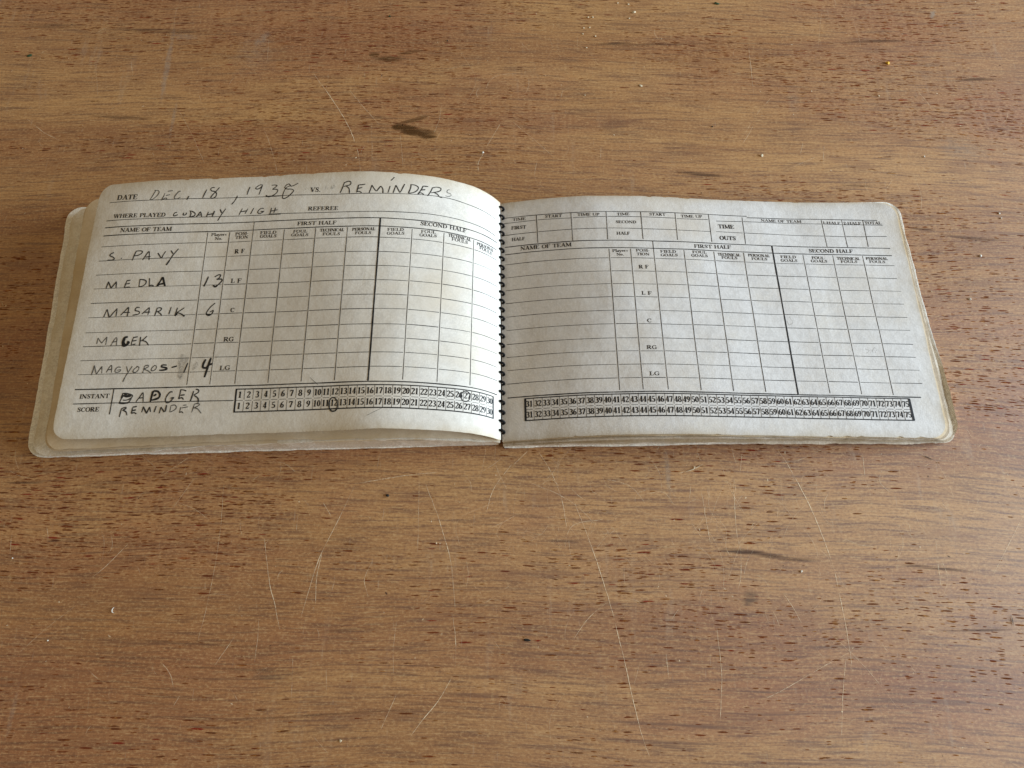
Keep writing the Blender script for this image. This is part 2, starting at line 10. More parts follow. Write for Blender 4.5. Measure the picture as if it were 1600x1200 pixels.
LN=[[0,0.235,[[-183.06,86.68],[-135.87,86.3]]],[0,0.25,[[-134.87,86.29],[-126.08,86.22]]],[0,0.206,[[-125.08,86.18],[-115.53,86.1]]],[0,0.188,[[-114.53,86.13],[-101.54,86.02]]],[0,0.225,[[-100.54,85.93],[-87.54,85.82]]],[0,0.204,[[-86.54,85.88],[-73.54,85.77]]],[0,0.274,[[-72.54,85.77],[-59.55,85.67]]],[0,0.24,[[-58.55,85.58],[-45.55,85.47]]],[0,0.221,[[-44.55,85.45],[-31.55,85.34]]],[0,0.271,[[-30.55,85.34],[-17.56,85.23]]],[0,0.271,[[-16.56,85.27],[-3.06,85.16]]],[0,0.263,[[-183.03,79.85],[-135.84,79.46]]],[0,0.194,[[-134.84,79.38],[-126.05,79.31]]],[0,0.202,[[-125.05,79.35],[-115.5,79.28]]],[0,0.223,[[-114.5,79.29],[-101.51,79.18]]],[0,0.27,[[-100.5,79.15],[-87.51,79.04]]],[0,0.197,[[-86.51,79.03],[-73.51,78.93]]],[0,0.235,[[-72.51,78.88],[-59.51,78.77]]],[0,0.243,[[-58.52,78.81],[-45.52,78.7]]],[0,0.244,[[-44.52,78.68],[-31.52,78.58]]],[0,0.242,[[-30.52,78.57],[-17.53,78.46]]],[0,0.203,[[-16.53,78.5],[-3.03,78.39]]],[0,0.231,[[-183.0,73.15],[-135.81,72.77]]],[0,0.209,[[-134.81,72.8],[-126.02,72.73]]],[0,0.242,[[-125.02,72.71],[-115.47,72.63]]],[0,0.219,[[-114.47,72.66],[-101.48,72.56]]],[0,0.204,[[-100.48,72.52],[-87.48,72.41]]],[0,0.203,[[-86.48,72.39],[-73.48,72.28]]],[0,0.225,[[-72.48,72.32],[-59.49,72.22]]],[0,0.224,[[-58.49,72.2],[-45.49,72.1]]],[0,0.223,[[-44.49,72.1],[-31.49,71.99]]],[0,0.237,[[-30.49,71.92],[-17.5,71.81]]],[0,0.263,[[-16.5,71.86],[-3.0,71.76]]],[0,0.194,[[-182.97,66.58],[-135.78,66.2]]],[0,0.209,[[-134.78,66.19],[-125.99,66.12]]],[0,0.266,[[-124.99,66.13],[-115.44,66.05]]],[0,0.24,[[-114.44,66.02],[-101.45,65.91]]],[0,0.235,[[-100.45,65.85],[-87.45,65.75]]],[0,0.241,[[-86.45,65.75],[-73.45,65.64]]],[0,0.255,[[-72.45,65.66],[-59.46,65.56]]],[0,0.197,[[-58.46,65.51],[-45.46,65.41]]],[0,0.232,[[-44.46,65.47],[-31.46,65.37]]],[0,0.261,[[-30.46,65.35],[-17.47,65.24]]],[0,0.258,[[-16.47,65.23],[-2.97,65.12]]],[0,0.269,[[-182.94,59.85],[-135.75,59.47]]],[0,0.2,[[-134.75,59.48],[-125.96,59.41]]],[0,0.263,[[-124.96,59.36],[-115.41,59.28]]],[0,0.204,[[-114.41,59.27],[-101.42,59.17]]],[0,0.222,[[-100.42,59.18],[-87.42,59.07]]],[0,0.225,[[-86.42,59.08],[-73.42,58.98]]],[0,0.223,[[-72.42,58.93],[-59.43,58.82]]],[0,0.266,[[-58.43,58.83],[-45.43,58.73]]],[0,0.242,[[-44.43,58.79],[-31.43,58.68]]],[0,0.252,[[-30.43,58.56],[-17.44,58.46]]],[0,0.26,[[-16.44,58.52],[-2.94,58.41]]],[0,0.192,[[-182.91,53.26],[-135.72,52.88]]],[0,0.198,[[-134.72,52.9],[-125.93,52.83]]],[0,0.257,[[-124.93,52.84],[-115.38,52.77]]],[0,0.27,[[-114.38,52.72],[-101.39,52.61]]],[0,0.27,[[-100.39,52.57],[-87.39,52.47]]],[0,0.254,[[-86.39,52.5],[-73.39,52.39]]],[0,0.273,[[-72.39,52.42],[-59.4,52.31]]],[0,0.191,[[-58.4,52.33],[-45.4,52.23]]],[0,0.235,[[-44.4,52.1],[-31.4,52.0]]],[0,0.245,[[-30.4,51.99],[-17.41,51.89]]],[0,0.246,[[-16.41,51.94],[-2.91,51.83]]],[0,0.211,[[-182.88,46.41],[-135.69,46.03]]],[0,0.251,[[-134.69,46.08],[-125.9,46.01]]],[0,0.196,[[-124.9,45.89],[-115.35,45.82]]],[0,0.212,[[-114.35,45.88],[-101.36,45.78]]],[0,0.256,[[-100.36,45.74],[-87.36,45.64]]],[0,0.268,[[-86.36,45.62],[-73.36,45.52]]],[0,0.236,[[-72.36,45.55],[-59.37,45.45]]],[0,0.223,[[-58.37,45.38],[-45.37,45.27]]],[0,0.274,[[-44.37,45.33],[-31.37,45.23]]],[0,0.199,[[-30.37,45.14],[-17.38,45.03]]],[0,0.26,[[-16.38,45.1],[-2.88,45.0]]],[0,0.26,[[-182.85,40.17],[-135.67,39.79]]],[0,0.248,[[-134.67,39.87],[-125.87,39.79]]],[0,0.226,[[-124.87,39.73],[-115.32,39.66]]],[0,0.261,[[-114.32,39.65],[-101.33,39.55]]],[0,0.215,[[-100.33,39.53],[-87.33,39.43]]],[0,0.268,[[-86.33,39.49],[-73.34,39.39]]],[0,0.258,[[-72.34,39.38],[-59.34,39.28]]],[0,0.195,[[-58.34,39.17],[-45.34,39.06]]],[0,0.262,[[-44.34,39.11],[-31.35,39.0]]],[0,0.243,[[-30.35,39.04],[-17.35,38.93]]],[0,0.2,[[-16.35,38.93],[-2.85,38.82]]],[0,0.216,[[-182.82,33.94],[-135.64,33.56]]],[0,0.214,[[-134.64,33.56],[-125.84,33.49]]],[0,0.22,[[-124.84,33.46],[-115.3,33.38]]],[0,0.234,[[-114.3,33.37],[-101.3,33.26]]],[0,0.226,[[-100.3,33.36],[-87.3,33.26]]],[0,0.241,[[-86.3,33.21],[-73.31,33.11]]],[0,0.252,[[-72.31,33.14],[-59.31,33.03]]],[0,0.217,[[-58.31,33.01],[-45.31,32.9]]],[0,0.203,[[-44.31,32.91],[-31.32,32.8]]],[0,0.252,[[-30.32,32.73],[-17.32,32.63]]],[0,0.265,[[-16.32,32.61],[-2.82,32.5]]],[0,0.202,[[-182.8,27.79],[-135.61,27.4]]],[0,0.192,[[-134.61,27.32],[-125.82,27.25]]],[0,0.217,[[-124.82,27.32],[-115.27,27.24]]],[0,0.211,[[-114.27,27.18],[-101.27,27.07]]],[0,0.227,[[-100.27,27.03],[-87.28,26.93]]],[0,0.237,[[-86.28,26.93],[-73.28,26.83]]],[0,0.232,[[-72.28,26.81],[-59.28,26.71]]],[0,0.22,[[-58.28,26.79],[-45.29,26.69]]],[0,0.192,[[-44.29,26.68],[-31.29,26.57]]],[0,0.24,[[-30.29,26.52],[-17.29,26.41]]],[0,0.268,[[-16.29,26.45],[-2.8,26.34]]],[0,0.4,[[-183.1,95.94],[-3.1,94.48]]],[0,0.4,[[-183.08,91.97],[-3.08,90.52]]],[0,0.48,[[-182.77,21.32],[-2.77,19.86]]],[0,0.275,[[-135.39,91.09],[-135.09,21.83]]],[0,0.275,[[-125.6,91.01],[-125.29,21.75]]],[0,0.275,[[-115.07,95.39],[-114.74,21.67]]],[0,0.275,[[-101.06,90.81],[-100.75,21.56]]],[0,0.275,[[-87.06,90.7],[-86.75,21.44]]],[0,0.275,[[-73.06,90.58],[-72.75,21.33]]],[0,0.7,[[-59.09,94.94],[-58.76,20.62]]],[0,0.275,[[-45.07,90.36],[-44.76,21.1]]],[0,0.275,[[-31.07,90.24],[-30.77,20.99]]],[0,0.275,[[-17.08,90.13],[-16.77,20.88]]],[1,0.254,[[2.2,84.58],[49.38,84.31]]],[1,0.252,[[50.38,84.36],[59.18,84.31]]],[1,0.27,[[60.18,84.3],[69.72,84.24]]],[1,0.245,[[70.73,84.18],[83.72,84.1]]],[1,0.225,[[84.72,84.06],[97.72,83.99]]],[1,0.238,[[98.72,84.06],[111.71,83.99]]],[1,0.198,[[112.72,83.91],[125.71,83.83]]],[1,0.198,[[126.71,83.82],[139.71,83.75]]],[1,0.221,[[140.71,83.74],[153.7,83.67]]],[1,0.261,[[154.71,83.64],[167.7,83.56]]],[1,0.243,[[168.7,83.62],[182.24,83.54]]],[1,0.194,[[2.26,77.73],[49.45,77.45]]],[1,0.274,[[50.45,77.45],[59.24,77.4]]],[1,0.224,[[60.24,77.38],[69.79,77.33]]],[1,0.238,[[70.79,77.42],[83.79,77.34]]],[1,0.265,[[84.79,77.23],[97.78,77.15]]],[1,0.202,[[98.78,77.19],[111.78,77.12]]],[1,0.239,[[112.78,77.11],[125.78,77.03]]],[1,0.244,[[126.78,76.99],[139.77,76.91]]],[1,0.207,[[140.77,76.97],[153.77,76.9]]],[1,0.204,[[154.77,76.87],[167.77,76.79]]],[1,0.226,[[168.76,76.81],[182.07,76.73]]],[1,0.205,[[2.32,71.17],[49.51,70.89]]],[1,0.246,[[50.51,70.84],[59.3,70.79]]],[1,0.218,[[60.3,70.74],[69.85,70.68]]],[1,0.209,[[70.85,70.75],[83.85,70.67]]],[1,0.238,[[84.85,70.63],[97.84,70.55]]],[1,0.264,[[98.84,70.55],[111.84,70.48]]],[1,0.26,[[112.84,70.52],[125.84,70.45]]],[1,0.204,[[126.84,70.39],[139.83,70.31]]],[1,0.225,[[140.83,70.33],[153.83,70.26]]],[1,0.244,[[154.83,70.24],[167.83,70.16]]],[1,0.198,[[168.83,70.19],[182.69,70.11]]],[1,0.247,[[2.39,64.58],[49.57,64.3]]],[1,0.251,[[50.57,64.23],[59.37,64.18]]],[1,0.236,[[60.37,64.19],[69.91,64.13]]],[1,0.2,[[70.91,64.14],[83.91,64.06]]],[1,0.225,[[84.91,64.03],[97.91,63.96]]],[1,0.251,[[98.91,63.91],[111.9,63.84]]],[1,0.229,[[112.9,63.86],[125.9,63.79]]],[1,0.263,[[126.9,63.86],[139.9,63.78]]],[1,0.222,[[140.9,63.69],[153.89,63.62]]],[1,0.198,[[154.89,63.65],[167.89,63.57]]],[1,0.197,[[168.89,63.54],[182.66,63.46]]],[1,0.232,[[2.45,57.83],[49.63,57.56]]],[1,0.237,[[50.64,57.47],[59.43,57.42]]],[1,0.19,[[60.43,57.5],[69.98,57.44]]],[1,0.209,[[70.98,57.42],[83.97,57.35]]],[1,0.193,[[84.97,57.32],[97.97,57.24]]],[1,0.27,[[98.97,57.25],[111.97,57.17]]],[1,0.193,[[112.97,57.14],[125.96,57.06]]],[1,0.27,[[126.96,57.12],[139.96,57.04]]],[1,0.267,[[140.96,57.0],[153.96,56.92]]],[1,0.252,[[154.96,56.96],[167.95,56.89]]],[1,0.261,[[168.95,56.79],[182.75,56.71]]],[1,0.212,[[2.51,51.23],[49.7,50.95]]],[1,0.262,[[50.7,50.97],[59.49,50.91]]],[1,0.194,[[60.49,50.89],[70.04,50.84]]],[1,0.212,[[71.04,50.81],[84.03,50.74]]],[1,0.271,[[85.03,50.78],[98.03,50.71]]],[1,0.209,[[99.03,50.68],[112.03,50.61]]],[1,0.2,[[113.03,50.62],[126.02,50.54]]],[1,0.244,[[127.02,50.46],[140.02,50.38]]],[1,0.227,[[141.02,50.42],[154.02,50.34]]],[1,0.229,[[155.02,50.3],[168.01,50.22]]],[1,0.189,[[169.01,50.32],[182.67,50.24]]],[1,0.23,[[2.57,44.38],[49.76,44.11]]],[1,0.262,[[50.76,44.11],[59.55,44.06]]],[1,0.237,[[60.55,44.04],[70.1,43.99]]],[1,0.257,[[71.1,43.98],[84.1,43.9]]],[1,0.215,[[85.1,43.95],[98.09,43.87]]],[1,0.245,[[99.1,43.84],[112.09,43.77]]],[1,0.258,[[113.09,43.72],[126.09,43.64]]],[1,0.23,[[127.09,43.68],[140.08,43.6]]],[1,0.271,[[141.09,43.58],[154.08,43.5]]],[1,0.243,[[155.08,43.51],[168.08,43.43]]],[1,0.264,[[169.08,43.44],[182.6,43.36]]],[1,0.216,[[2.63,38.16],[49.82,37.88]]],[1,0.212,[[50.82,37.92],[59.61,37.87]]],[1,0.212,[[60.61,37.79],[70.16,37.74]]],[1,0.231,[[71.16,37.8],[84.16,37.73]]],[1,0.242,[[85.16,37.71],[98.15,37.63]]],[1,0.272,[[99.15,37.62],[112.15,37.54]]],[1,0.272,[[113.15,37.57],[126.15,37.5]]],[1,0.258,[[127.15,37.48],[140.14,37.4]]],[1,0.27,[[141.14,37.4],[154.14,37.33]]],[1,0.216,[[155.14,37.27],[168.14,37.19]]],[1,0.272,[[169.14,37.16],[182.44,37.08]]],[1,0.198,[[2.69,31.93],[49.88,31.66]]],[1,0.233,[[50.88,31.61],[59.67,31.56]]],[1,0.26,[[60.67,31.62],[70.22,31.56]]],[1,0.216,[[71.22,31.54],[84.22,31.47]]],[1,0.204,[[85.22,31.48],[98.21,31.4]]],[1,0.198,[[99.21,31.35],[112.21,31.28]]],[1,0.234,[[113.21,31.31],[126.21,31.24]]],[1,0.207,[[127.21,31.2],[140.2,31.13]]],[1,0.222,[[141.2,31.17],[154.2,31.09]]],[1,0.211,[[155.2,31.09],[168.19,31.02]]],[1,0.202,[[169.19,30.99],[182.87,30.91]]],[1,0.254,[[2.75,25.66],[49.94,25.39]]],[1,0.229,[[50.94,25.37],[59.73,25.32]]],[1,0.272,[[60.73,25.31],[70.28,25.26]]],[1,0.207,[[71.28,25.34],[84.27,25.27]]],[1,0.253,[[85.27,25.26],[98.27,25.19]]],[1,0.21,[[99.27,25.09],[112.27,25.02]]],[1,0.249,[[113.27,25.07],[126.26,25.0]]],[1,0.198,[[127.26,24.96],[140.26,24.88]]],[1,0.254,[[141.26,24.89],[154.26,24.82]]],[1,0.204,[[155.26,24.81],[168.25,24.74]]],[1,0.228,[[169.25,24.76],[182.73,24.68]]],[1,0.4,[[2.11,93.9],[182.11,92.84]]],[1,0.4,[[2.15,89.93],[182.15,88.88]]],[1,0.48,[[2.81,19.28],[180.81,18.24]]],[1,0.275,[[49.84,89.15],[50.49,19.9]]],[1,0.275,[[59.63,89.09],[60.28,19.84]]],[1,0.275,[[70.14,93.5],[70.83,19.78]]],[1,0.275,[[84.18,88.95],[84.83,19.7]]],[1,0.275,[[98.17,88.87],[98.82,19.62]]],[1,0.275,[[112.17,88.79],[112.82,19.54]]],[1,0.7,[[126.12,93.17],[126.82,18.85]]],[1,0.275,[[140.16,88.62],[140.81,19.37]]],[1,0.275,[[154.16,88.54],[154.81,19.29]]],[1,0.275,[[168.16,88.46],[168.81,19.21]]],[0,0.28,[[-183.1,108.45],[-104.48,107.43]]],[0,0.28,[[-109.98,107.78],[-78.16,106.94],[-52.89,107.28],[-32.34,108.2],[-20.14,107.34],[-4.57,106.66]]],[0,0.28,[[-182.97,99.33],[-103.52,98.42]]],[0,0.28,[[-108.98,98.84],[-76.7,98.11],[-52.28,98.2],[-38.32,98.51],[-19.83,98.25],[-4.26,97.59]]],[0,0.45,[[-166.03,20.86],[-166.18,10.31]]],[0,0.35,[[-182.44,15.12],[-155.08,15.06],[-114.37,14.49]]],[1,0.34,[[1.36,109.79],[17.18,109.51],[33.21,109.18],[49.49,109.09],[65.91,109.22],[82.2,109.39],[97.9,109.35],[116.38,109.13]]],[1,0.34,[[116.27,108.31],[152.12,108.6],[178.86,108.21]]],[1,0.26,[[1.34,106.79],[16.75,106.73]]],[1,0.26,[[17.87,106.8],[33.1,106.29]]],[1,0.26,[[34.21,106.3],[49.19,106.36]]],[1,0.26,[[50.08,106.43],[65.56,106.45]]],[1,0.26,[[66.3,106.39],[81.76,106.33]]],[1,0.26,[[82.51,106.19],[97.41,106.36]]],[1,0.26,[[101.33,105.77],[113.51,106.11]]],[1,0.26,[[114.28,106.06],[151.68,105.98]]],[1,0.26,[[152.45,105.99],[161.6,105.77]]],[1,0.26,[[162.36,105.77],[171.74,105.67]]],[1,0.26,[[172.27,105.68],[181.01,105.53]]],[1,0.26,[[1.3,100.33],[16.98,100.26]]],[1,0.26,[[17.95,100.34],[33.23,100.1]]],[1,0.26,[[33.97,100.13],[49.36,100.06]]],[1,0.26,[[50.1,100.14],[65.67,100.03]]],[1,0.26,[[66.34,99.96],[81.68,99.86]]],[1,0.26,[[82.43,99.81],[97.96,99.72]]],[1,0.26,[[100.64,99.86],[113.21,99.68]]],[1,0.26,[[113.98,99.71],[151.83,99.19]]],[1,0.26,[[152.59,99.21],[161.91,98.99]]],[1,0.26,[[162.46,99.09],[171.58,99.09]]],[1,0.26,[[172.2,99.18],[181.71,99.32]]],[1,0.3,[[17.18,109.51],[17.59,94.35]]],[1,0.3,[[33.28,109.18],[33.58,93.97]]],[1,0.3,[[49.56,109.09],[49.54,94.11]]],[1,0.3,[[65.68,109.12],[65.77,94.39]]],[1,0.3,[[81.97,109.38],[81.76,94.37]]],[1,0.3,[[97.9,109.35],[97.85,94.1]]],[1,0.3,[[113.97,108.39],[113.8,93.72]]],[1,0.3,[[152.06,108.24],[152.34,93.3]]],[1,0.3,[[161.91,108.38],[162.02,93.28]]],[1,0.3,[[171.98,108.19],[171.9,93.56]]]]
BX=[[0,1,30,[-113.75,19.28],[-5.02,18.45],[-4.93,8.78],[-113.56,9.62]],[1,31,75,[10.44,18.26],[175.33,17.52],[175.33,7.61],[10.48,8.42]]]
RV=[114.54,109.83,105.25,100.89,96.31,91.85,87.36,82.82,78.4,74.03,69.61,65.4,61.22,56.93,52.59,48.29,43.8,39.36,34.81,30.37,25.98,21.56,17.03,12.55,8.26,4.01]
SC=[[0.42,0.95,[[116.9,-3.1],[121.1,-11.6],[126.9,-27.3],[130.6,-41.8],[132.9,-55.8],[133.8,-69.3],[133.9,-80.1],[133.9,-89.2]]],[0.34,0.7,[[15.5,-3.1],[21.0,-12.9],[24.7,-23.9],[26.3,-35.8]]],[0.34,0.7,[[30.0,-25.2],[34.1,-37.2],[38.7,-51.4],[42.9,-67.5],[46.3,-84.2],[49.1,-99.1],[51.8,-112.4],[54.2,-120.5]]],[0.34,0.7,[[10.9,-3.1],[5.0,-8.9]]],[0.3,0.5,[[85.1,-9.2],[79.5,-11.7],[74.0,-13.3]]],[0.3,0.5,[[96.7,-42.8],[95.2,-55.5],[93.3,-61.1]]],[0.3,0.5,[[96.6,-14.8],[95.6,-35.0],[96.4,-45.4]]],[0.3,0.5,[[135.8,-83.6],[121.2,-90.5],[106.7,-97.8],[99.0,-101.1]]],[0.3,0.5,[[111.5,-62.5],[114.6,-68.0],[116.9,-73.8]]],[0.3,0.5,[[152.4,-5.5],[151.6,-18.0]]],[0.3,0.5,[[41.8,-65.0],[34.0,-71.1],[27.4,-79.4]]],[0.3,0.5,[[176.3,-67.2],[171.3,-73.2]]],[0.3,0.5,[[83.6,-75.0],[83.8,-91.4],[80.9,-112.6]]],[0.3,0.5,[[132.5,-84.8],[129.0,-98.5],[125.9,-114.0]]],[0.3,0.5,[[63.0,-84.3],[63.4,-93.5]]],[0.3,0.5,[[52.9,-87.7],[49.9,-95.7]]],[0.3,0.5,[[82.7,-20.2],[83.5,-32.3],[84.4,-42.7]]],[0.3,0.5,[[175.8,-39.5],[174.1,-59.8]]],[0.34,0.6,[[-19.3,-69.5],[-17.9,-79.1],[-17.9,-89.6]]],[0.34,0.6,[[-31.8,-16.7],[-26.0,-31.5],[-21.1,-47.1],[-19.2,-58.5],[-18.3,-67.1]]],[0.34,0.6,[[-19.4,-93.0],[-24.1,-100.9],[-29.8,-107.5],[-34.4,-113.5]]],[0.34,0.6,[[-96.7,-38.9],[-93.1,-54.2],[-90.1,-64.1],[-86.5,-75.0]]],[0.34,0.6,[[-61.1,-17.1],[-66.7,-31.2],[-73.3,-46.8],[-76.1,-58.1],[-78.8,-70.3]]],[0.34,0.6,[[-73.6,-65.5],[-73.9,-54.3],[-72.7,-45.5]]],[0.34,0.6,[[-59.8,-16.5],[-42.6,-13.6],[-25.2,-11.9]]],[0.34,0.6,[[4.3,-8.6],[-3.1,-18.9],[-6.3,-29.0]]],[0.34,0.6,[[-73.8,-24.5],[-70.1,-30.5]]],[0.28,0.4,[[-128.4,-13.2],[-135.7,-26.7]]],[0.28,0.4,[[-115.9,-16.1],[-114.9,-38.7],[-116.0,-64.0],[-117.8,-78.4]]],[0.28,0.4,[[-151.6,-41.1],[-159.0,-50.0],[-164.5,-55.0]]],[0.28,0.4,[[-167.6,-64.8],[-177.2,-73.2],[-186.3,-82.6]]],[0.28,0.4,[[-132.3,-4.8],[-143.1,-13.1]]],[0.28,0.4,[[-83.9,-29.8],[-83.9,-36.4]]],[0.28,0.4,[[-67.2,-89.2],[-66.6,-97.2]]],[0.28,0.4,[[-70.1,-112.7],[-63.6,-119.2]]],[0.28,0.4,[[-160.6,-87.5],[-153.5,-92.7]]],[0.28,0.4,[[-134.8,-87.6],[-131.8,-91.1]]],[0.28,0.4,[[-103.1,-95.9],[-99.5,-100.4]]],[0.28,0.4,[[-121.6,-98.0],[-124.0,-102.5]]],[0.28,0.4,[[-199.6,-35.5],[-198.5,-45.9]]],[0.28,0.4,[[-80.6,-84.5],[-79.4,-100.5]]],[0.28,0.4,[[-39.9,-98.5],[-45.2,-110.7]]],[0.28,0.4,[[-34.7,-9.7],[-34.0,-45.8]]],[0.28,0.4,[[-146.2,-50.1],[-144.4,-53.2]]],[0.28,0.4,[[-103.2,-76.1],[-110.3,-87.8]]],[0.36,0.7,[[-97.7,202.8],[-88.2,187.9],[-79.7,173.5],[-74.0,161.4],[-70.8,149.7],[-69.1,140.1]]],[0.36,0.7,[[-8.9,151.1],[-11.3,145.3],[-11.2,140.5]]],[0.36,0.7,[[-0.2,169.8],[-7.4,155.0]]],[0.28,0.4,[[-164.2,179.3],[-155.5,164.1],[-146.6,146.4]]],[0.28,0.4,[[-78.6,192.0],[-67.8,177.5],[-59.0,166.3]]],[0.28,0.4,[[-119.7,167.8],[-114.2,153.9],[-109.9,140.4]]],[0.28,0.4,[[-67.3,253.9],[-61.6,244.6]]],[0.28,0.4,[[-240.8,174.9],[-231.7,166.7],[-220.7,160.7]]],[0.28,0.4,[[-212.6,210.2],[-207.7,189.0]]],[0.28,0.4,[[-123.7,227.0],[-122.9,211.6]]],[0.28,0.4,[[-194.4,212.2],[-191.7,201.5]]],[0.28,0.4,[[-50.8,163.2],[-48.4,143.7]]],[0.28,0.4,[[-156.3,192.7],[-153.2,182.3]]],[0.28,0.45,[[131.0,218.1],[129.7,186.1]]],[0.28,0.45,[[214.2,189.5],[219.2,178.1]]],[0.28,0.45,[[150.9,156.6],[148.1,148.8]]],[0.28,0.45,[[160.9,154.5],[158.8,143.9]]],[0.28,0.45,[[32.0,191.1],[30.1,182.8]]],[0.28,0.45,[[5.5,170.8],[15.1,160.7],[26.0,148.9]]],[0.28,0.45,[[140.6,140.2],[155.9,147.8]]],[0.28,0.45,[[191.4,134.1],[187.3,128.6]]],[0.3,0.6,[[203.4,43.3],[207.0,47.4]]]]
ST=[[60.1,221.8,16.2,1.5,0,0.495,0],[80.5,221.2,63.5,1.5,0,0.23099999999999998,0],[197.7,222.0,31.8,1.6,2,0.396,0],[247.8,195.9,20.7,1.4,2,0.495,0],[97.9,137.9,23.5,1.7,-7,0.495,0],[173.6,130.5,15.6,1.0,-4,0.33,0],[100.8,-46.7,24.1,1.8,-7,0.528,0],[117.2,-48.9,17.7,1.4,-3,0.33,0],[173.0,-53.0,27.1,1.2,-5,0.396,0],[185.4,-76.9,31.1,0.7,0,0.36300000000000004,0],[199.7,105.5,11.4,1.2,-5,0.396,0],[222.9,100.4,26.4,1.6,-6,0.33,0],[-181.8,-39.6,5.9,0.9,0,0.396,0],[-179.2,232.9,55.8,2.6,-3,0.29700000000000004,0],[-192.9,175.3,30.5,1.9,-4,0.33,0],[-198.9,-15.2,16.7,0.9,0,0.396,0],[-241.8,237.1,38.8,3.2,-2,0.198,0],[24.9,-41.0,11.6,0.6,-2,0.396,0],[-73.1,-105.7,78.0,0.7,3,0.23099999999999998,0],[-104.0,-89.0,101.0,0.8,-3,0.1452,0],[-120.1,-79.6,93.0,1.0,-4,0.1452,0],[-60.9,-75.2,28.0,1.1,5,0.165,0],[-138.6,-41.2,97.3,0.9,-1,0.099,0],[-66.8,215.0,4.8,3.0,0,0.6000000000000001,1],[-58.2,212.3,13.5,2.6,0,0.48,1],[-48.3,216.6,11.5,1.7,12,0.4,1],[-52.7,167.6,4.6,3.2,-8,0.6400000000000001,1],[-46.1,166.0,9.6,4.0,-14,0.6400000000000001,1],[-37.0,162.7,8.4,4.7,-14,0.68,1],[-42.2,164.7,14.2,4.3,-14,0.6400000000000001,1],[-48.8,167.6,9.7,2.8,-10,0.48,1],[-44.8,172.0,14.6,2.0,20,0.52,1],[97.9,-64.5,6.5,4.3,20,0.4,2],[56.5,167.9,12.9,7.9,10,0.13,2],[-86.6,-91.4,14.7,4.6,0,0.2,2],[-174.9,209.9,3.0,37.7,0,0.24,3],[232.9,241.0,3.1,5.4,-30,0.375,3],[-127.1,227.1,10.2,3.6,45,0.21000000000000002,3],[-129.3,216.0,20.3,25.7,0,0.09,3],[69.5,-11.9,2.4,16.3,0,0.22499999999999998,3],[-168.3,228.8,15.4,3.6,0,0.15000000000000002,3],[228.0,151.1,22.2,9.7,0,0.165,3],[-184.0,-103.2,1.9,13.1,0,0.11249999999999999,3],[149.6,181.8,19.6,4.1,80,0.09,3],[176.1,-38.2,15.6,15.3,0,0.06,3],[17.2,102.7,3.0,1.4,0,0.15000000000000002,3],[-166.4,172.2,2.0,15.9,0,0.1875,3]]
CR=[[63.5,250.4,0.8,"c"],[69.3,249.4,1.0,"c"],[71.7,243.4,1.6,"C"],[47.0,240.4,0.8,"c"],[49.4,240.4,1.0,"c"],[44.3,232.7,0.8,"c"],[47.4,233.1,0.8,"c"],[43.4,228.7,0.8,"c"],[50.2,226.8,1.0,"c"],[45.1,218.9,0.8,"c"],[69.0,239.3,0.8,"c"],[202.1,207.0,1.6,"y"],[72.1,193.2,1.2,"w"],[43.1,187.2,0.8,"p"],[129.0,148.4,1.4,"b"],[209.4,147.3,1.0,"W"],[106.5,166.7,0.8,"d"],[193.8,185.5,0.8,"k"],[224.3,90.6,1.2,"e"],[238.5,113.8,1.0,"f"],[238.8,111.3,1.0,"f"],[214.2,68.0,1.2,"g"],[-248.8,216.2,1.8,"G"],[-60.0,241.8,1.2,"H"],[117.0,249.5,2.0,"D"],[-152.8,-67.1,1.4,"h"],[-176.1,-78.2,0.6,"i"],[-8.9,151.5,1.2,"j"],[-60.0,-114.5,0.8,"l"],[9.6,-79.3,1.0,"m"],[-47.3,-21.7,1.4,"n"],[80.9,-11.1,1.4,"o"],[119.6,-53.9,0.8,"q"],[-197.1,-46.4,0.6,"r"],[-28.5,224.4,1.0,"s"]]
SPW=[[[177.8,-6.2],[181.7,-8.2]],[[199.2,-71.5],[199.0,-75.3]]]

MM = 0.001
# ---------------------------------------------------------------- camera
def cam_axes():
    p, r, w = GEO["pitch"], GEO["roll"], GEO["yaw"]
    f = np.array([math.sin(w)*math.cos(p), math.cos(w)*math.cos(p), -math.sin(p)])
    rt = np.array([math.cos(w), -math.sin(w), 0.0]); up = np.cross(rt, f)
    return f, rt*math.cos(r)+up*math.sin(r), -rt*math.sin(r)+up*math.cos(r)
f_, r_, u_ = cam_axes()
cd = bpy.data.cameras.new("camera"); cam = bpy.data.objects.new("camera", cd); C.objects.link(cam)
m = Matrix.Identity(4)
for i in range(3):
    m[i][0], m[i][1], m[i][2], m[i][3] = r_[i], u_[i], -f_[i], GEO["c"][i]
cam.matrix_world = m
cd.sensor_width = 36; cd.lens = GEO["f"]/1600*36; cd.clip_start = 0.02; cd.clip_end = 50
SCN.camera = cam
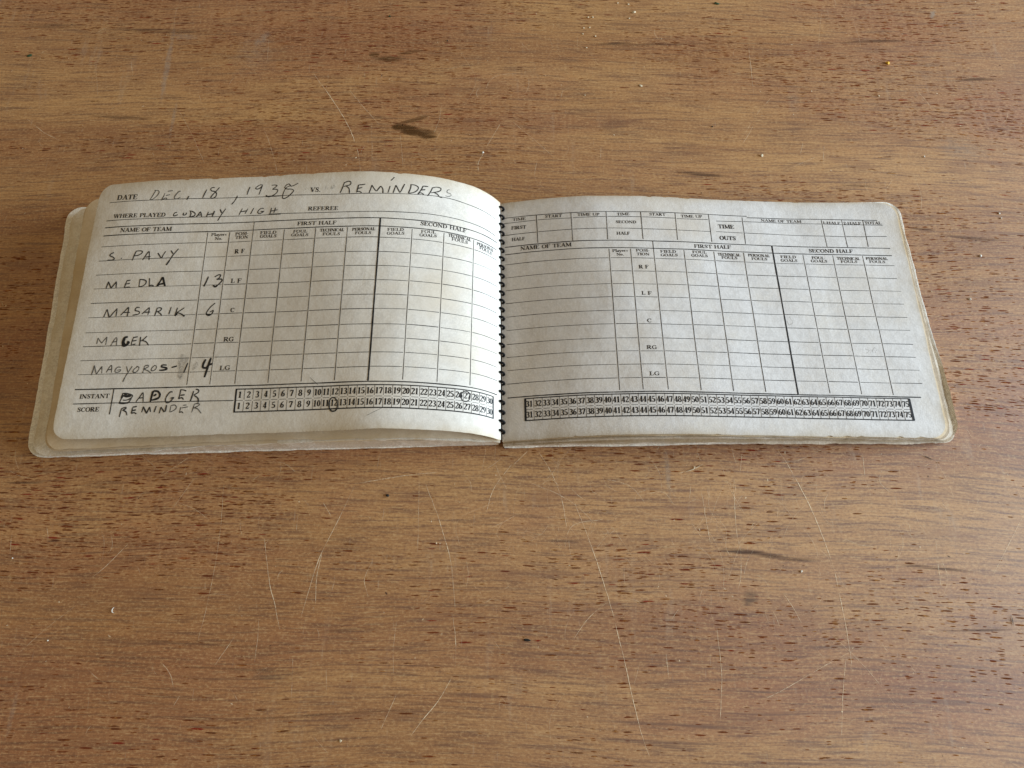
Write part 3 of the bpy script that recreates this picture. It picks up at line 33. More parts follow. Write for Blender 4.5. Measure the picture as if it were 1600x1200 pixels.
# ---------------------------------------------------------------- light
w = bpy.data.worlds.new("World"); SCN.world = w; w.use_nodes = True
bg = w.node_tree.nodes["Background"]; bg.inputs[0].default_value = (1.0, 0.80, 0.50, 1); bg.inputs[1].default_value = 0.29
def area(name, loc, target, sx, sy, power, col):
    l = bpy.data.lights.new(name, 'AREA'); l.shape = 'RECTANGLE'; l.size = sx; l.size_y = sy; l.energy = power; l.color = col
    o = bpy.data.objects.new(name, l); C.objects.link(o); o.location = loc
    o.rotation_euler = (Vector(target)-Vector(loc)).to_track_quat('-Z', 'Y').to_euler()
    return o
area("window_light", (1.60, 0.03, 0.415), (0.05, 0.05, 0.0), 1.3, 0.60, 57.0, (0.78, 0.97, 1.15))
SCN.view_settings.view_transform = 'Standard'; SCN.view_settings.look = 'None'
SCN.view_settings.exposure = 0.12; SCN.view_settings.gamma = 1.0
SCN.view_settings.use_curve_mapping = False
# ---------------------------------------------------------------- node helpers
class NT:
    def __init__(s, name):
        s.mat = bpy.data.materials.new(name); s.mat.use_nodes = True
        s.t = s.mat.node_tree; s.b = s.t.nodes["Principled BSDF"]; s.out = s.t.nodes["Material Output"]
    def n(s, kind, **kw):
        x = s.t.nodes.new(kind)
        for k, v in kw.items(): setattr(x, k, v)
        return x
    def l(s, a, b): s.t.links.new(a, b)
    def val(s, sock, v):
        if isinstance(v, bpy.types.NodeSocket): s.l(v, sock)
        elif v is not None: sock.default_value = v
    def math(s, op, a, b=None, c=None, clamp=False):
        x = s.n('ShaderNodeMath', operation=op, use_clamp=clamp)
        for i, v in enumerate((a, b, c)): s.val(x.inputs[i], v)
        return x.outputs[0]
    def coords(s): return s.n('ShaderNodeTexCoord').outputs['Object']
    def map(s, vec, scale, loc=(0,0,0), rot=(0,0,0)):
        x = s.n('ShaderNodeMapping'); s.l(vec, x.inputs[0])
        x.inputs['Scale'].default_value = scale; x.inputs['Location'].default_value = loc; x.inputs['Rotation'].default_value = rot
        return x.outputs[0]
    def noise(s, vec, scale=1.0, detail=4.0, rough=0.55, dist=0.0):
        x = s.n('ShaderNodeTexNoise'); s.l(vec, x.inputs['Vector']); x.inputs['Scale'].default_value = scale
        x.inputs['Detail'].default_value = detail; x.inputs['Roughness'].default_value = rough; x.inputs['Distortion'].default_value = dist
        return x
    def ramp(s, v, lo, hi, a=0.0, b=1.0):
        x = s.n('ShaderNodeMapRange', clamp=True, interpolation_type='SMOOTHSTEP'); s.l(v, x.inputs[0])
        x.inputs[1].default_value, x.inputs[2].default_value, x.inputs[3].default_value, x.inputs[4].default_value = lo, hi, a, b
        return x.outputs[0]
    def mix(s, fac, a, b, mode='MIX'):
        x = s.n('ShaderNodeMix', data_type='RGBA', blend_type=mode); s.val(x.inputs[0], fac)
        for sock, v in ((x.inputs[6], a), (x.inputs[7], b)):
            if isinstance(v, tuple): v = (*v, 1.0)[:4]
            s.val(sock, v)
        return x.outputs[2]
    def attr(s, name): return s.n('ShaderNodeAttribute', attribute_name=name).outputs['Fac']
    def bump(s, h, strength, dist):
        x = s.n('ShaderNodeBump'); x.inputs['Strength'].default_value = strength; x.inputs['Distance'].default_value = dist
        s.l(h, x.inputs['Height']); s.l(x.outputs[0], s.b.inputs['Normal']); return x
    def alpha(s, fac):
        tr = s.n('ShaderNodeBsdfTransparent'); mx = s.n('ShaderNodeMixShader'); s.l(fac, mx.inputs[0])
        s.l(tr.outputs[0], mx.inputs[1]); s.l(s.b.outputs[0], mx.inputs[2]); s.l(mx.outputs[0], s.out.inputs[0])

def wood():
    t = NT("worn_wood"); co = t.coords()
    # slow wander of the grain
    wv = t.noise(t.map(co, (3.0, 5.0, 1)), 1.0, 2.0)
    wy = t.math('MULTIPLY_ADD', wv.outputs['Fac'], 0.022, -0.011)
    wv2 = t.noise(t.map(co, (9.0, 30.0, 1), (3, 1, 0)), 1.0, 2.0)
    wy2 = t.math('MULTIPLY_ADD', wv2.outputs['Fac'], 0.005, wy)
    sep = t.n('ShaderNodeSeparateXYZ'); t.l(co, sep.inputs[0])
    # the grain leans a little down to the right on the right hand boards
    lean = t.math('MULTIPLY', t.math('MAXIMUM', sep.outputs[0], 0.0), 0.045)
    y = t.math('ADD', t.math('ADD', sep.outputs[1], wy2), lean)
    cmb = t.n('ShaderNodeCombineXYZ'); t.l(sep.outputs[0], cmb.inputs[0]); t.l(y, cmb.inputs[1])
    g = cmb.outputs[0]
    broad = t.noise(t.map(g, (1.6, 19.0, 1)), 1.0, 5.0, 0.6).outputs['Fac']
    band = t.noise(t.map(g, (8.0, 95.0, 1), (5, 2, 0)), 1.0, 5.0, 0.6).outputs['Fac']
    fine = t.noise(t.map(g, (38.0, 760.0, 1), (1, 7, 0)), 1.0, 5.0, 0.65).outputs['Fac']
    hair = t.noise(t.map(g, (110.0, 1700.0, 1), (4, 9, 0)), 1.0, 3.0, 0.7).outputs['Fac']
    grit = t.noise(t.map(g, (700.0, 1100.0, 1)), 1.0, 3.0, 0.7).outputs['Fac']
    c = t.mix(t.ramp(broad, .40, .60), WA, WB)
    drift = t.noise(t.map(g, (4.2, 13.0, 1), (6, 2, 0)), 1.0, 4.0, .6).outputs['Fac']
    c = t.mix(t.ramp(drift, .46, .64, 0, .60), c, WR)
    c = t.mix(t.ramp(band, .38, .72, 0, .34), c, WC)
    c = t.mix(t.ramp(fine, .46, .66, 0, .72), c, WD)
    c = t.mix(t.ramp(hair, .52, .68, 0, .50), c, WD)
    c = t.mix(t.ramp(hair, .46, .32, 0, .40), c, WE)
    c = t.mix(t.ramp(grit, .50, .68, 0, .34), c, WE)
    c = t.mix(t.ramp(grit, .48, .34, 0, .40), c, WD)
    fig = t.noise(t.map(g, (11.0, 420.0, 1), (9, 4, 0)), 1.0, 4.0, .6).outputs['Fac']
    figm = t.noise(t.map(g, (3.5, 9.0, 1), (2, 6, 0)), 1.0, 3.0).outputs['Fac']
    c = t.mix(t.math('MULTIPLY', t.ramp(fig, .56, .68), t.math('MULTIPLY', t.ramp(figm, .40, .58, 0, .85), t.math('MULTIPLY_ADD', t.ramp(y, -.10, -.05), -.45, 1.0))), c, WD)
    blot = t.noise(t.map(g, (24.0, 75.0, 1), (1, 1, 0)), 1.0, 4.0, .6).outputs['Fac']
    c = t.mix(t.ramp(blot, .54, .70, 0, .36), c, WC)
    # open pores: short red-brown dashes along the grain, in drifts
    dens = t.noise(t.map(g, (7.0, 21.0, 1), (8, 3, 0)), 1.0, 3.0, 0.6).outputs['Fac']
    dn = t.ramp(t.math('ADD', t.math('MULTIPLY', dens, .6), t.math('MULTIPLY', drift, .4)), .45, .60)
    reach = t.ramp(y, -.085, -.045)
    dn = t.math('MULTIPLY', dn, t.math('MULTIPLY_ADD', reach, .78, .22))
    def pores(sx, sy, loc, thr, dmax, lo, hi):
        v = t.n('ShaderNodeTexVoronoi', voronoi_dimensions='2D'); t.l(t.map(g, (sx, sy, 1), loc), v.inputs['Vector']); v.inputs['Scale'].default_value = 1.0
        sc = t.n('ShaderNodeSeparateColor'); t.l(v.outputs['Color'], sc.inputs[0])
        p = t.math('LESS_THAN', sc.outputs[0], t.math('MULTIPLY_ADD', dn, hi-lo, lo))
        rad = t.math('MULTIPLY_ADD', sc.outputs[1], dmax, thr)
        d = t.math('SUBTRACT', rad, v.outputs['Distance'])
        e = t.ramp(d, 0.0, .12)
        return t.math('MULTIPLY', p, e), sc.outputs[2]
    p1, h1 = pores(110, 800, (0, 0, 0), .08, .28, .02, .72)
    p2, h2 = pores(240, 1200, (3, 8, 0), .10, .28, .03, .62)
    p3, h3 = pores(70, 560, (7, 5, 0), .03, .22, .0, .52)
    brk = t.ramp(t.noise(t.map(g, (420, 900, 1)), 1.0, 2.0).outputs['Fac'], .34, .52, .25, 1)
    pc1 = t.mix(h1, PA, PB); pc3 = t.mix(h3, PC, PB)
    c = t.mix(t.math('MULTIPLY', t.math('MULTIPLY', p2, .70), brk), c, t.mix(h2, PB, PA))
    c = t.mix(t.math('MULTIPLY', t.math('MULTIPLY', p1, .88), brk), c, pc1)
    c = t.mix(t.math('MULTIPLY', p3, brk), c, pc3)
    # dry, rubbed varnish and faint cross scuffs
    scf = t.noise(t.map(co, (160.0, 26.0, 1), (2, 2, 0), (0, 0, .12)), 1.0, 4.0, 0.65).outputs['Fac']
    scm = t.noise(t.map(co, (9.0, 8.0, 1)), 1.0, 3.0).outputs['Fac']
    sfac = t.math('MULTIPLY', t.ramp(scf, .56, .74), t.ramp(scm, .42, .66, 0, .30))
    c = t.mix(sfac, c, (0.50, 0.36, 0.24))
    scf2 = t.noise(t.map(co, (900.0, 90.0, 1), (2, 2, 0), (0, 0, -.5)), 1.0, 2.0, 0.6).outputs['Fac']
    c = t.mix(t.ramp(scf2, .66, .76, 0, .28), c, (0.50, 0.36, 0.24))
    t.l(c, t.b.inputs['Base Color'])
    t.l(t.ramp(scm, .3, .7, .58, .70), t.b.inputs['Roughness'])
    t.b.inputs['Specular IOR Level'].default_value = 1.0
    gl = t.math('SUBTRACT', 1.0, t.math('MAXIMUM', p1, t.math('MAXIMUM', p2, p3))); t.l(gl, t.b.inputs['Specular IOR Level']); t.l(t.math('MULTIPLY', gl, .30), t.b.inputs['Coat Weight']); t.b.inputs['Coat Roughness'].default_value = 0.62; t.b.inputs['Coat IOR'].default_value = 1.6
    h = t.math('ADD', t.math('MULTIPLY', fine, .5), t.math('MULTIPLY', hair, .5))
    h = t.math('SUBTRACT', h, t.math('MULTIPLY', p1, .8))
    h = t.math('ADD', h, t.math('MULTIPLY', grit, .4))
    t.bump(h, .30, .0002)
    return t.mat
WA = (0.360, 0.148, 0.037); WB = (0.505, 0.252, 0.079); WC = (0.220, 0.074, 0.019); WD = (0.130, 0.042, 0.011); WE = (0.68, 0.44, 0.20); WR = (0.310, 0.094, 0.026)
PA = (0.160, 0.034, 0.014); PB = (0.095, 0.030, 0.013); PC = (0.230, 0.026, 0.014)

def paper(name, base, tan, warm=0.5, bump=.4, grain=1.0, brown_patch=None):
    t = NT(name); co = t.coords()
    n1 = t.noise(t.map(co, (40, 40, 40)), 1.0, 6.0, .65).outputs['Fac']
    n2 = t.noise(t.map(co, (330, 330, 330)), 1.0, 4.0, .65).outputs['Fac']
    n3 = t.noise(t.map(co, (1300, 1300, 1300)), 1.0, 2.0, .6).outputs['Fac']
    c = t.mix(t.ramp(n1, .38, .68, 0, warm), base, tan)
    c = t.mix(t.ramp(n2, .42, .62, 0, .38*grain), c, tuple(x*.80 for x in base))
    c = t.mix(t.ramp(n3, .46, .64, 0, .24*grain), c, tuple(min(1, x*1.25) for x in base))
    n4 = t.noise(t.map(co, (13, 13, 13), (4, 2, 1)), 1.0, 5.0, .6).outputs['Fac']
    c = t.mix(t.ramp(n4, .50, .70, 0, .60), c, tuple(x*k for x, k in zip(base, (.86, .78, .66))))
    if brown_patch:      # an oval patch of the sheet tinted browner, edge broken up by noise
        x0, y0, rx, ry = brown_patch
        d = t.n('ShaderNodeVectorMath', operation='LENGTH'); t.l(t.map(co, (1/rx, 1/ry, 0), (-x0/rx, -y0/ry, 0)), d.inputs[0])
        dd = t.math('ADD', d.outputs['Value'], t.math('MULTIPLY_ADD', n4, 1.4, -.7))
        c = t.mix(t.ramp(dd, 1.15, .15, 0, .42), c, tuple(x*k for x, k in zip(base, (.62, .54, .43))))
    rim = t.math('MULTIPLY', t.attr('rim'), t.ramp(n1, .30, .62, .35, 1.0))
    c = t.mix(t.math('MULTIPLY', rim, .8, clamp=True), c, tuple(x*k for x, k in zip(base, (.70, .60, .44))))
    t.l(c, t.b.inputs['Base Color']); t.b.inputs['Roughness'].default_value = .85
    t.b.inputs['Specular IOR Level'].default_value = .25
    wr = t.noise(t.map(co, (52, 34, 52), (0, 0, 0), (0, 0, .5)), 1.0, 3.0, .5, .3).outputs['Fac']
    h = t.math('ADD', t.math('MULTIPLY', n2, .35), t.math('MULTIPLY', wr, 1.3))
    h = t.math('ADD', h, t.math('MULTIPLY', n3, .12))
    t.bump(h, bump, .0006)
    return t.mat
def plain(name, col, rough=.6, spec=.3):
    t = NT(name); t.b.inputs['Base Color'].default_value = (*col, 1); t.b.inputs['Roughness'].default_value = rough
    t.b.inputs['Specular IOR Level'].default_value = spec; return t.mat
def ink(name, col, lo, hi, sc=1500):
    # pencil or worn print: broken up by the paper's tooth
    t = NT(name); t.b.inputs['Base Color'].default_value = (*col, 1); t.b.inputs['Roughness'].default_value = .55
    t.b.inputs['Specular IOR Level'].default_value = .25
    n = t.noise(t.coords(), sc, 2.0, .6).outputs['Fac']
    t.alpha(t.ramp(n, .36, .60, lo, hi)); return t.mat
def decal(name, col, rough, streak):
    t = NT(name); t.b.inputs['Base Color'].default_value = (*col, 1); t.b.inputs['Roughness'].default_value = rough
    t.b.inputs['Specular IOR Level'].default_value = .3
    n = t.noise(t.map(t.coords(), streak), 1.0, 4.0, .6).outputs['Fac']
    t.alpha(t.math('MULTIPLY', t.attr('fade'), t.ramp(n, .30, .62, .25, 1.25), clamp=True)); return t.mat

M_PAPER_L = paper("aged_paper", (.74, .69, .62), (.69, .62, .52), .75, .45, 1.2, (-.098, .050, .040, .055))
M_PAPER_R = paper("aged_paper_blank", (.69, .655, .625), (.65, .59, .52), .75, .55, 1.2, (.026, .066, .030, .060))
M_UNDER = paper("tanned_paper", (.80, .68, .52), (.70, .55, .37), .7, .4)
M_EDGE = paper("sheet_edges", (.80, .73, .65), (.66, .56, .46), .8, .9, 2.8)
M_LEAF = paper("worn_leaf_edges", (.54, .45, .35), (.36, .26, .17), .9, .9, 2.6)
M_COVER = paper("soft_cover", (.88, .82, .74), (.76, .67, .57), .6, .9, 2.8)
M_INK = ink("printing_ink", (.014, .013, .014), .88, 1.0)
M_P = [ink("pencil_faint", (.20, .19, .17), .45, .95), ink("pencil_soft", (.085, .078, .07), .62, 1.0), ink("pencil_firm", (.038, .035, .032), .78, 1.0), ink("pencil_heavy", (.020, .018, .017), .9, 1.0), ink("pencil_smudge", (.28, .26, .23), .04, .30)]
M_RING = plain("black_wire", (.006, .0055, .0055), .65, .12)
# ---------------------------------------------------------------- curved sheets
SS = np.linspace(0, 212, 425)
def cubic(kx, ky):
    kx = np.array(kx, float); ky = np.array(ky, float); n = len(kx); h = np.diff(kx); A = np.zeros((n, n)); R = np.zeros((n, n)); A[0, 0] = A[-1, -1] = 1
    for i in range(1, n-1):
        A[i, i-1] = h[i-1]; A[i, i] = 2*(h[i-1]+h[i]); A[i, i+1] = h[i]
        R[i, i-1] = 6/h[i-1]; R[i, i] = -6/h[i-1]-6/h[i]; R[i, i+1] = 6/h[i]
    M = np.linalg.solve(A, R@ky)
    ix = np.clip(np.searchsorted(kx, SS, side='right')-1, 0, n-2); hh = h[ix][:, None]
    a = (kx[ix+1]-SS)[:, None]/hh; b = (SS-kx[ix])[:, None]/hh
    return a*ky[ix]+b*ky[ix+1]+((a**3-a)*M[ix]+(b**3-b)*M[ix+1])*hh**2/6
class Sheet:
    """a sheet of paper bent along the spine: (s, v) in mm on the flat sheet -> world mm"""
    def __init__(self, side, K, z, yaw, y0, wavy=0.0):
        self.wavy = wavy; self.side, self.yaw, self.y0 = side, yaw, y0; self.z = cubic(K, z)
        dz = np.gradient(self.z, SS[1]-SS[0], axis=0); dx = np.sqrt(np.clip(1-dz**2, .02, None))
        self.x = np.vstack([[0, 0], np.cumsum((dx[1:]+dx[:-1])/2*(SS[1]-SS[0]), axis=0)])
    def raw(self, s, v):
        t = np.clip(v/GEO["H"], -.2, 1.2)
        ip = lambda A: (1-t)*np.interp(s, SS, A[:, 0])+t*np.interp(s, SS, A[:, 1])
        x = self.side*ip(self.x)+np.minimum(s, 0)*self.side
        return np.stack([x*math.cos(self.yaw)-v*math.sin(self.yaw), self.y0+x*math.sin(self.yaw)+v*math.cos(self.yaw), ip(self.z)+self.wave(s, v)], -1)
    def wave(self, s, v):
        if not self.wavy: return 0.0
        k = self.side*1.7
        h = .50*np.sin(s/6.1+v/19+k)+.55*np.sin(s/10.5-v/8.3+2*k)+.45*np.sin(v/6.4+s/30+k)+.35*np.sin(s/3.9+v/5.2)+.30*np.sin(s/4.4-v/12.0+1.3)
        return self.wavy*h*np.clip(s/18, 0, 1)*(.35+.65*np.clip((189-s)/14, 0, 1))
    def at(self, s, v, off=0.0):
        s = np.asarray(s, float); v = np.asarray(v, float); p = self.raw(s, v)
        if np.isscalar(off) and off == 0: return p
        s0 = np.clip(s, .6, 211)
        a = self.raw(s0+.5, v)-self.raw(s0-.5, v); b = self.raw(s0, v+.5)-self.raw(s0, v-.5)
        n = np.cross(a, b)*self.side; n /= np.linalg.norm(n, axis=-1, keepdims=True)
        return p+n*np.asarray(off)[..., None] if not np.isscalar(off) else p+n*off
H = GEO["H"]
LEFT = Sheet(-1, GEO["KL"], GEO["zL"], GEO["yawL"], GEO["y0L"], .10)
GEO["zR"][0] = [5.3, 5.3]; GEO["zR"][1] = [8.6, 8.25]
RIGHT = Sheet(1, GEO["KR"], GEO["zR"], GEO["yawR"], GEO["y0R"], .12)

class MB:
    def __init__(s): s.v = []; s.f = []; s.m = []; s.sm = []; s.att = {}; s.n = 0
    def add(s, verts, faces, mat=0, smooth=True, **att):
        verts = np.asarray(verts, float).reshape(-1, 3)
        for k, a in att.items():
            s.att.setdefault(k, []).append((s.n, np.asarray(a, float).ravel()))
        s.v.append(verts*MM); s.f += [tuple(int(i)+s.n for i in q) for q in faces]; s.m += [mat]*len(faces); s.sm += [smooth]*len(faces); s.n += len(verts)
    def build(s, name, mats, parent=None, origin=None):
        me = bpy.data.meshes.new(name); vs = np.concatenate(s.v)
        if origin is not None: vs = vs-np.array(origin)
        me.from_pydata(vs.tolist(), [], s.f)
        for mt in mats: me.materials.append(mt)
        me.polygons.foreach_set('material_index', s.m); me.polygons.foreach_set('use_smooth', s.sm)
        for k, lst in s.att.items():
            a = me.attributes.new(k, 'FLOAT', 'POINT'); arr = np.zeros(s.n)
            for st, x in lst: arr[st:st+len(x)] = x
            a.data.foreach_set('value', arr)
        me.update(); o = bpy.data.objects.new(name, me); C.objects.link(o)
        if origin is not None: o.location = origin
        if parent: o.parent = parent
        return o
def gridfaces(nu, nv, flip=False):
    f = [(i*nv+j, (i+1)*nv+j, (i+1)*nv+j+1, i*nv+j+1) for i in range(nu-1) for j in range(nv-1)]
    return [q[::-1] for q in f] if flip else f
def wob(x, seed, scales=((60, .12), (17, .10), (5, .07), (1.7, .05))):
    r = np.random.RandomState(seed); out = np.zeros_like(x)
    for L, a in scales:
        k = r.uniform(-1, 1, 400); p = x/L+100; i = np.floor(p).astype(int); t = p-i; t = t*t*(3-2*t)
        out += a*((1-t)*k[i % 400]+t*k[(i+1) % 400])
    return out
def sheet_mesh(mb, sh, s0, se, v0, v1, R, seed, thick=.14, rough=1.0, nicks=0, mat=0, nu=210, nv=96, rim=3.5):
    """one sheet with rounded outer corners and worn edges"""
    a = np.linspace(0, 1, nu); base = np.where(a < .85, a/.85*(1-R/(se-s0)), 1-R/(se-s0)*np.cos((a-.85)/.15*np.pi/2))
    s = s0+(se-s0)*base; q = np.clip((s-(se-R))/R, 0, 1); ins = R*(1-np.sqrt(np.clip(1-q*q, 0, 1)))
    vb = v0+ins+wob(s, seed)*rough; vt = v1-ins+wob(s, seed+1)*rough
    r = np.random.RandomState(seed+5)
    for _ in range(nicks):
        c = r.uniform(15, 180); d_ = r.uniform(.3, .8); w_ = r.uniform(.6, 2.0); k = d_*np.exp(-((s-c)/w_)**2)
        if r.rand() < .5: vt -= k
        else: vb += k
    tj = np.linspace(0, 1, nv); tj = .5-.5*np.cos(np.pi*tj)*(.75+.25*np.abs(np.cos(np.pi*tj)))
    V = vb[:, None]+(vt-vb)[:, None]*tj[None, :]
    S = np.repeat(s[:, None], nv, 1)
    outer = np.exp(-(se-S)/2.0); S = S+outer*(wob(V, seed+2)*1.2*rough)
    P = sh.at(S, V); B = sh.at(S, V, -thick)
    dist = np.minimum(np.minimum(se-S, V-v0), v1-V); rm = np.exp(-np.clip(dist, 0, None)/rim)
    mb.add(P.reshape(-1, 3), gridfaces(nu, nv, sh.side < 0), mat, True, rim=rm)
    mb.add(B.reshape(-1, 3), gridfaces(nu, nv, sh.side > 0), mat, True, rim=rm)
    def wall(A, Bq):
        n = len(A); mb.add(np.concatenate([A, Bq]), [(i, i+1, n+i+1, n+i) for i in range(n-1)], mat, True, rim=np.full(2*n, .35))
    wall(P[:, 0], B[:, 0]); wall(P[:, -1], B[:, -1]); wall(P[-1], B[-1]); wall(P[0], B[0])
# ---------------------------------------------------------------- ink on a sheet
ink_k = 0
def lift():
    global ink_k
    ink_k += 1
    return .035+.004*(ink_k % 11)
def resample(p, step):
    p = np.asarray(p, float); d = np.r_[0, np.cumsum(np.hypot(*np.diff(p, axis=0).T))]
    if d[-1] < 1e-6: return p[:1], d[:1]
    n = max(2, int(math.ceil(d[-1]/step))+1); t = np.linspace(0, d[-1], n)
    return np.stack([np.interp(t, d, p[:, 0]), np.interp(t, d, p[:, 1])], 1), t
def smooth_curve(p, step=.3):
    p = np.asarray(p, float)
    if len(p) < 3: return resample(p, step)[0]
    q = np.vstack([2*p[0]-p[1], p, 2*p[-1]-p[-2]]); out = []
    for i in range(1, len(q)-2):
        t = np.linspace(0, 1, 7)[:-1, None]; a, b, c, d = q[i-1:i+3]
        out.append(.5*((2*b)+(c-a)*t+(2*a-5*b+4*c-d)*t*t+(3*b-a-3*c+d)*t**3))
    return resample(np.vstack(out+[p[-1:]]), step)[0]
def ribbon(mb, sh, pts, width, mat, step=.8):
    """flat ribbon of ink on the sheet; width is one number or one per point; x runs to the right"""
    p = np.asarray(pts, float)
    if len(p) < 2: return
    wd = np.broadcast_to(np.asarray(width, float), (len(p),))
    t = np.gradient(p, axis=0); t /= np.linalg.norm(t, axis=1, keepdims=True)+1e-9; n = np.stack([-t[:, 1], t[:, 0]], 1)
    A = p+n*wd[:, None]/2; B = p-n*wd[:, None]/2; L = lift(); k = len(p)
    Q = np.vstack([A, B]); W = sh.at(Q[:, 0]*sh.side, Q[:, 1], L)
    mb.add(W, [(i, k+i, k+i+1, i+1) for i in range(k-1)], mat, True)
# serif letters: strokes on a unit cap height
T_, N_ = .23, .085
def ser(x, y, a=.16): return [[(x-a, y), (x+a, y), N_]]
def stem(x, y0=0., y1=1., a=.17): return [[(x, y0), (x, y1), T_]]+ser(x, y0+N_/2, a)+ser(x, y1-N_/2, a)
def arc(cx, cy, rx, ry, a0, a1, n=14, thick=T_, thin=N_):
    a = np.radians(np.linspace(a0, a1, n)); ww = thin+(thick-thin)*np.abs(np.cos(a))**1.4
    return [[*[(cx+rx*math.cos(t), cy+ry*math.sin(t)) for t in a], list(ww)]]
GL = {}
def G_(ch, w_, *st): GL[ch] = (w_, [q for s in st for q in s])
ln_ = lambda x0, y0, x1, y1, w=N_: [[(x0, y0), (x1, y1), w]]
G_('A', .86, ln_(.14, .04, .43, .97), ln_(.42, 1, .72, .02, T_), ln_(.24, .34, .60, .34), ser(.12, .04, .13), ser(.72, .04, .17))
G_('B', .74, stem(.18), arc(.30, .75, .27, .215, -90, 90), arc(.33, .265, .32, .225, -90, 90), ln_(.18, .955, .32, .955), ln_(.18, .045, .34, .045), ln_(.18, .51, .34, .51))
G_('C', .78, arc(.43, .5, .33, .455, 48, 315), ln_(.68, .66, .68, .97))
G_('D', .84, stem(.18), arc(.33, .5, .38, .455, -90, 90), ln_(.18, .955, .35, .955), ln_(.18, .045, .35, .045))
G_('E', .74, stem(.18), ln_(.18, .955, .63, .955), ln_(.18, .045, .66, .045), ln_(.18, .51, .46, .51), ln_(.63, .70, .63, .98), ln_(.66, .02, .66, .30), ln_(.47, .38, .47, .64))
G_('F', .70, stem(.18), ln_(.18, .955, .63, .955), ln_(.18, .51, .46, .51), ln_(.63, .70, .63, .98), ln_(.47, .38, .47, .64))
G_('G', .84, arc(.43, .5, .33, .455, 48, 300), ln_(.68, .66, .68, .97), ln_(.66, .04, .66, .40, T_*.9), ser(.66, .42, .15))
G_('H', .92, stem(.18), stem(.73), ln_(.18, .51, .73, .51))
G_('I', .38, stem(.19))
G_('L', .70, stem(.18), ln_(.18, .045, .62, .045), ln_(.62, .02, .62, .34))
G_('M', 1.08, ln_(.16, .03, .16, .97), ser(.14, .04, .13), ser(.12, .96, .12), ln_(.16, 1, .52, .05, T_), ln_(.52, .05, .86, .97), stem(.90))
G_('N', .90, ln_(.16, .03, .16, .97), ser(.15, .04, .14), ser(.12, .96, .12), ln_(.15, .98, .74, .05, T_), ln_(.74, .03, .74, .97), ser(.74, .96, .14))
G_('O', .88, arc(.44, .5, .34, .455, 0, 360, 22))
G_('P', .74, stem(.18), arc(.33, .72, .29, .235, -90, 90), ln_(.18, .955, .34, .955), ln_(.18, .49, .34, .49))
G_('R', .86, stem(.18), arc(.33, .73, .28, .225, -90, 90), ln_(.18, .955, .34, .955), ln_(.18, .51, .36, .51), ln_(.38, .50, .70, .04, T_), ser(.73, .04, .12))
G_('S', .66, [[(.55, .78), (.47, .93), (.30, .95), (.16, .86), (.15, .70), (.28, .57), (.45, .46), (.54, .30), (.48, .11), (.32, .045), (.15, .10), (.08, .26), [.07, .08, .12, .16, .2, .22, .22, .2, .16, .1, .08, .07]]], ln_(.57, .68, .57, .97), ln_(.09, .03, .09, .33))
G_('T', .80, stem(.40), ln_(.06, .955, .74, .955), ln_(.06, .70, .06, .98), ln_(.74, .70, .74, .98))
G_('U', .88, ln_(.18, .30, .18, .97, T_), ser(.18, .96, .17), arc(.445, .30, .265, .255, 180, 360, 12, T_*.8), ln_(.71, .30, .71, .97), ser(.71, .96, .14))
G_('V', .86, ln_(.14, .98, .43, .03, T_), ln_(.43, .03, .72, .97), ser(.14, .96, .17), ser(.73, .96, .13))
G_('W', 1.2, ln_(.12, .98, .37, .03, T_), ln_(.37, .03, .60, .97), ln_(.56, .98, .82, .03, T_), ln_(.82, .03, 1.06, .97), ser(.14, .96, .15), ser(.56, .96, .15), ser(1.06, .96, .13))
G_('Y', .84, ln_(.14, .98, .42, .46, T_), ln_(.42, .46, .70, .97), ln_(.42, .02, .42, .48, T_), ser(.42, .04, .17), ser(.14, .96, .16), ser(.71, .96, .13))
G_('l', .32, stem(.16))
G_('a', .50, arc(.22, .20, .15, .17, 0, 360, 12), ln_(.38, .02, .38, .50, T_), ln_(.12, .58, .36, .58), ln_(.36, .03, .48, .03))
G_('y', .60, ln_(.10, .62, .30, .06, T_), ln_(.52, .62, .22, -.24), ser(.10, .62, .10), ser(.52, .62, .09), ln_(.08, -.24, .22, -.24, .12))
G_('e', .50, arc(.26, .32, .18, .28, 10, 310, 12), ln_(.10, .34, .44, .34))
G_('r', .46, stem(.16, 0, .62, .13), ln_(.20, .50, .40, .58, .12))
G_('s', .44, [[(.36, .50), (.24, .60), (.11, .50), (.22, .34), (.36, .20), (.26, .05), (.08, .12), [.08, .1, .14, .2, .14, .1, .08]]])
G_('o', .54, arc(.27, .32, .19, .28, 0, 360, 14))
G_('-', .36, ln_(.04, .36, .32, .36, .13)); G_('.', .30, ln_(.08, .09, .24, .09, .17)); G_(' ', .42)
G_('1', .58, ln_(.29, .02, .29, 1.0, T_), ser(.29, .04, .17), ln_(.12, .84, .30, .96, .11))
G_('2', .58, arc(.28, .72, .19, .24, 165, -30, 12), ln_(.45, .62, .09, .08, .13), ln_(.07, .07, .50, .07, .16), ln_(.51, .05, .51, .26))
G_('3', .58, arc(.27, .75, .17, .205, 150, -90, 12), arc(.27, .28, .21, .245, 90, -150, 12), ln_(.20, .53, .30, .53))
G_('4', .58, ln_(.38, .02, .38, 1.0, T_), ln_(.36, .97, .05, .30), ln_(.04, .28, .55, .28, .12), ser(.38, .04, .14))
G_('5', .58, ln_(.12, .90, .47, .94, .16), ln_(.12, .94, .10, .52), arc(.26, .31, .21, .265, 130, -150, 14))
G_('6', .58, arc(.29, .30, .19, .255, 0, 360, 16), [[(.10, .30), (.13, .60), (.26, .84), (.46, .97), [.2, .2, .14, .09]]])
G_('7', .58, ln_(.07, .92, .51, .92, .16), ln_(.50, .92, .24, .02, .20), ln_(.07, .72, .07, .95))
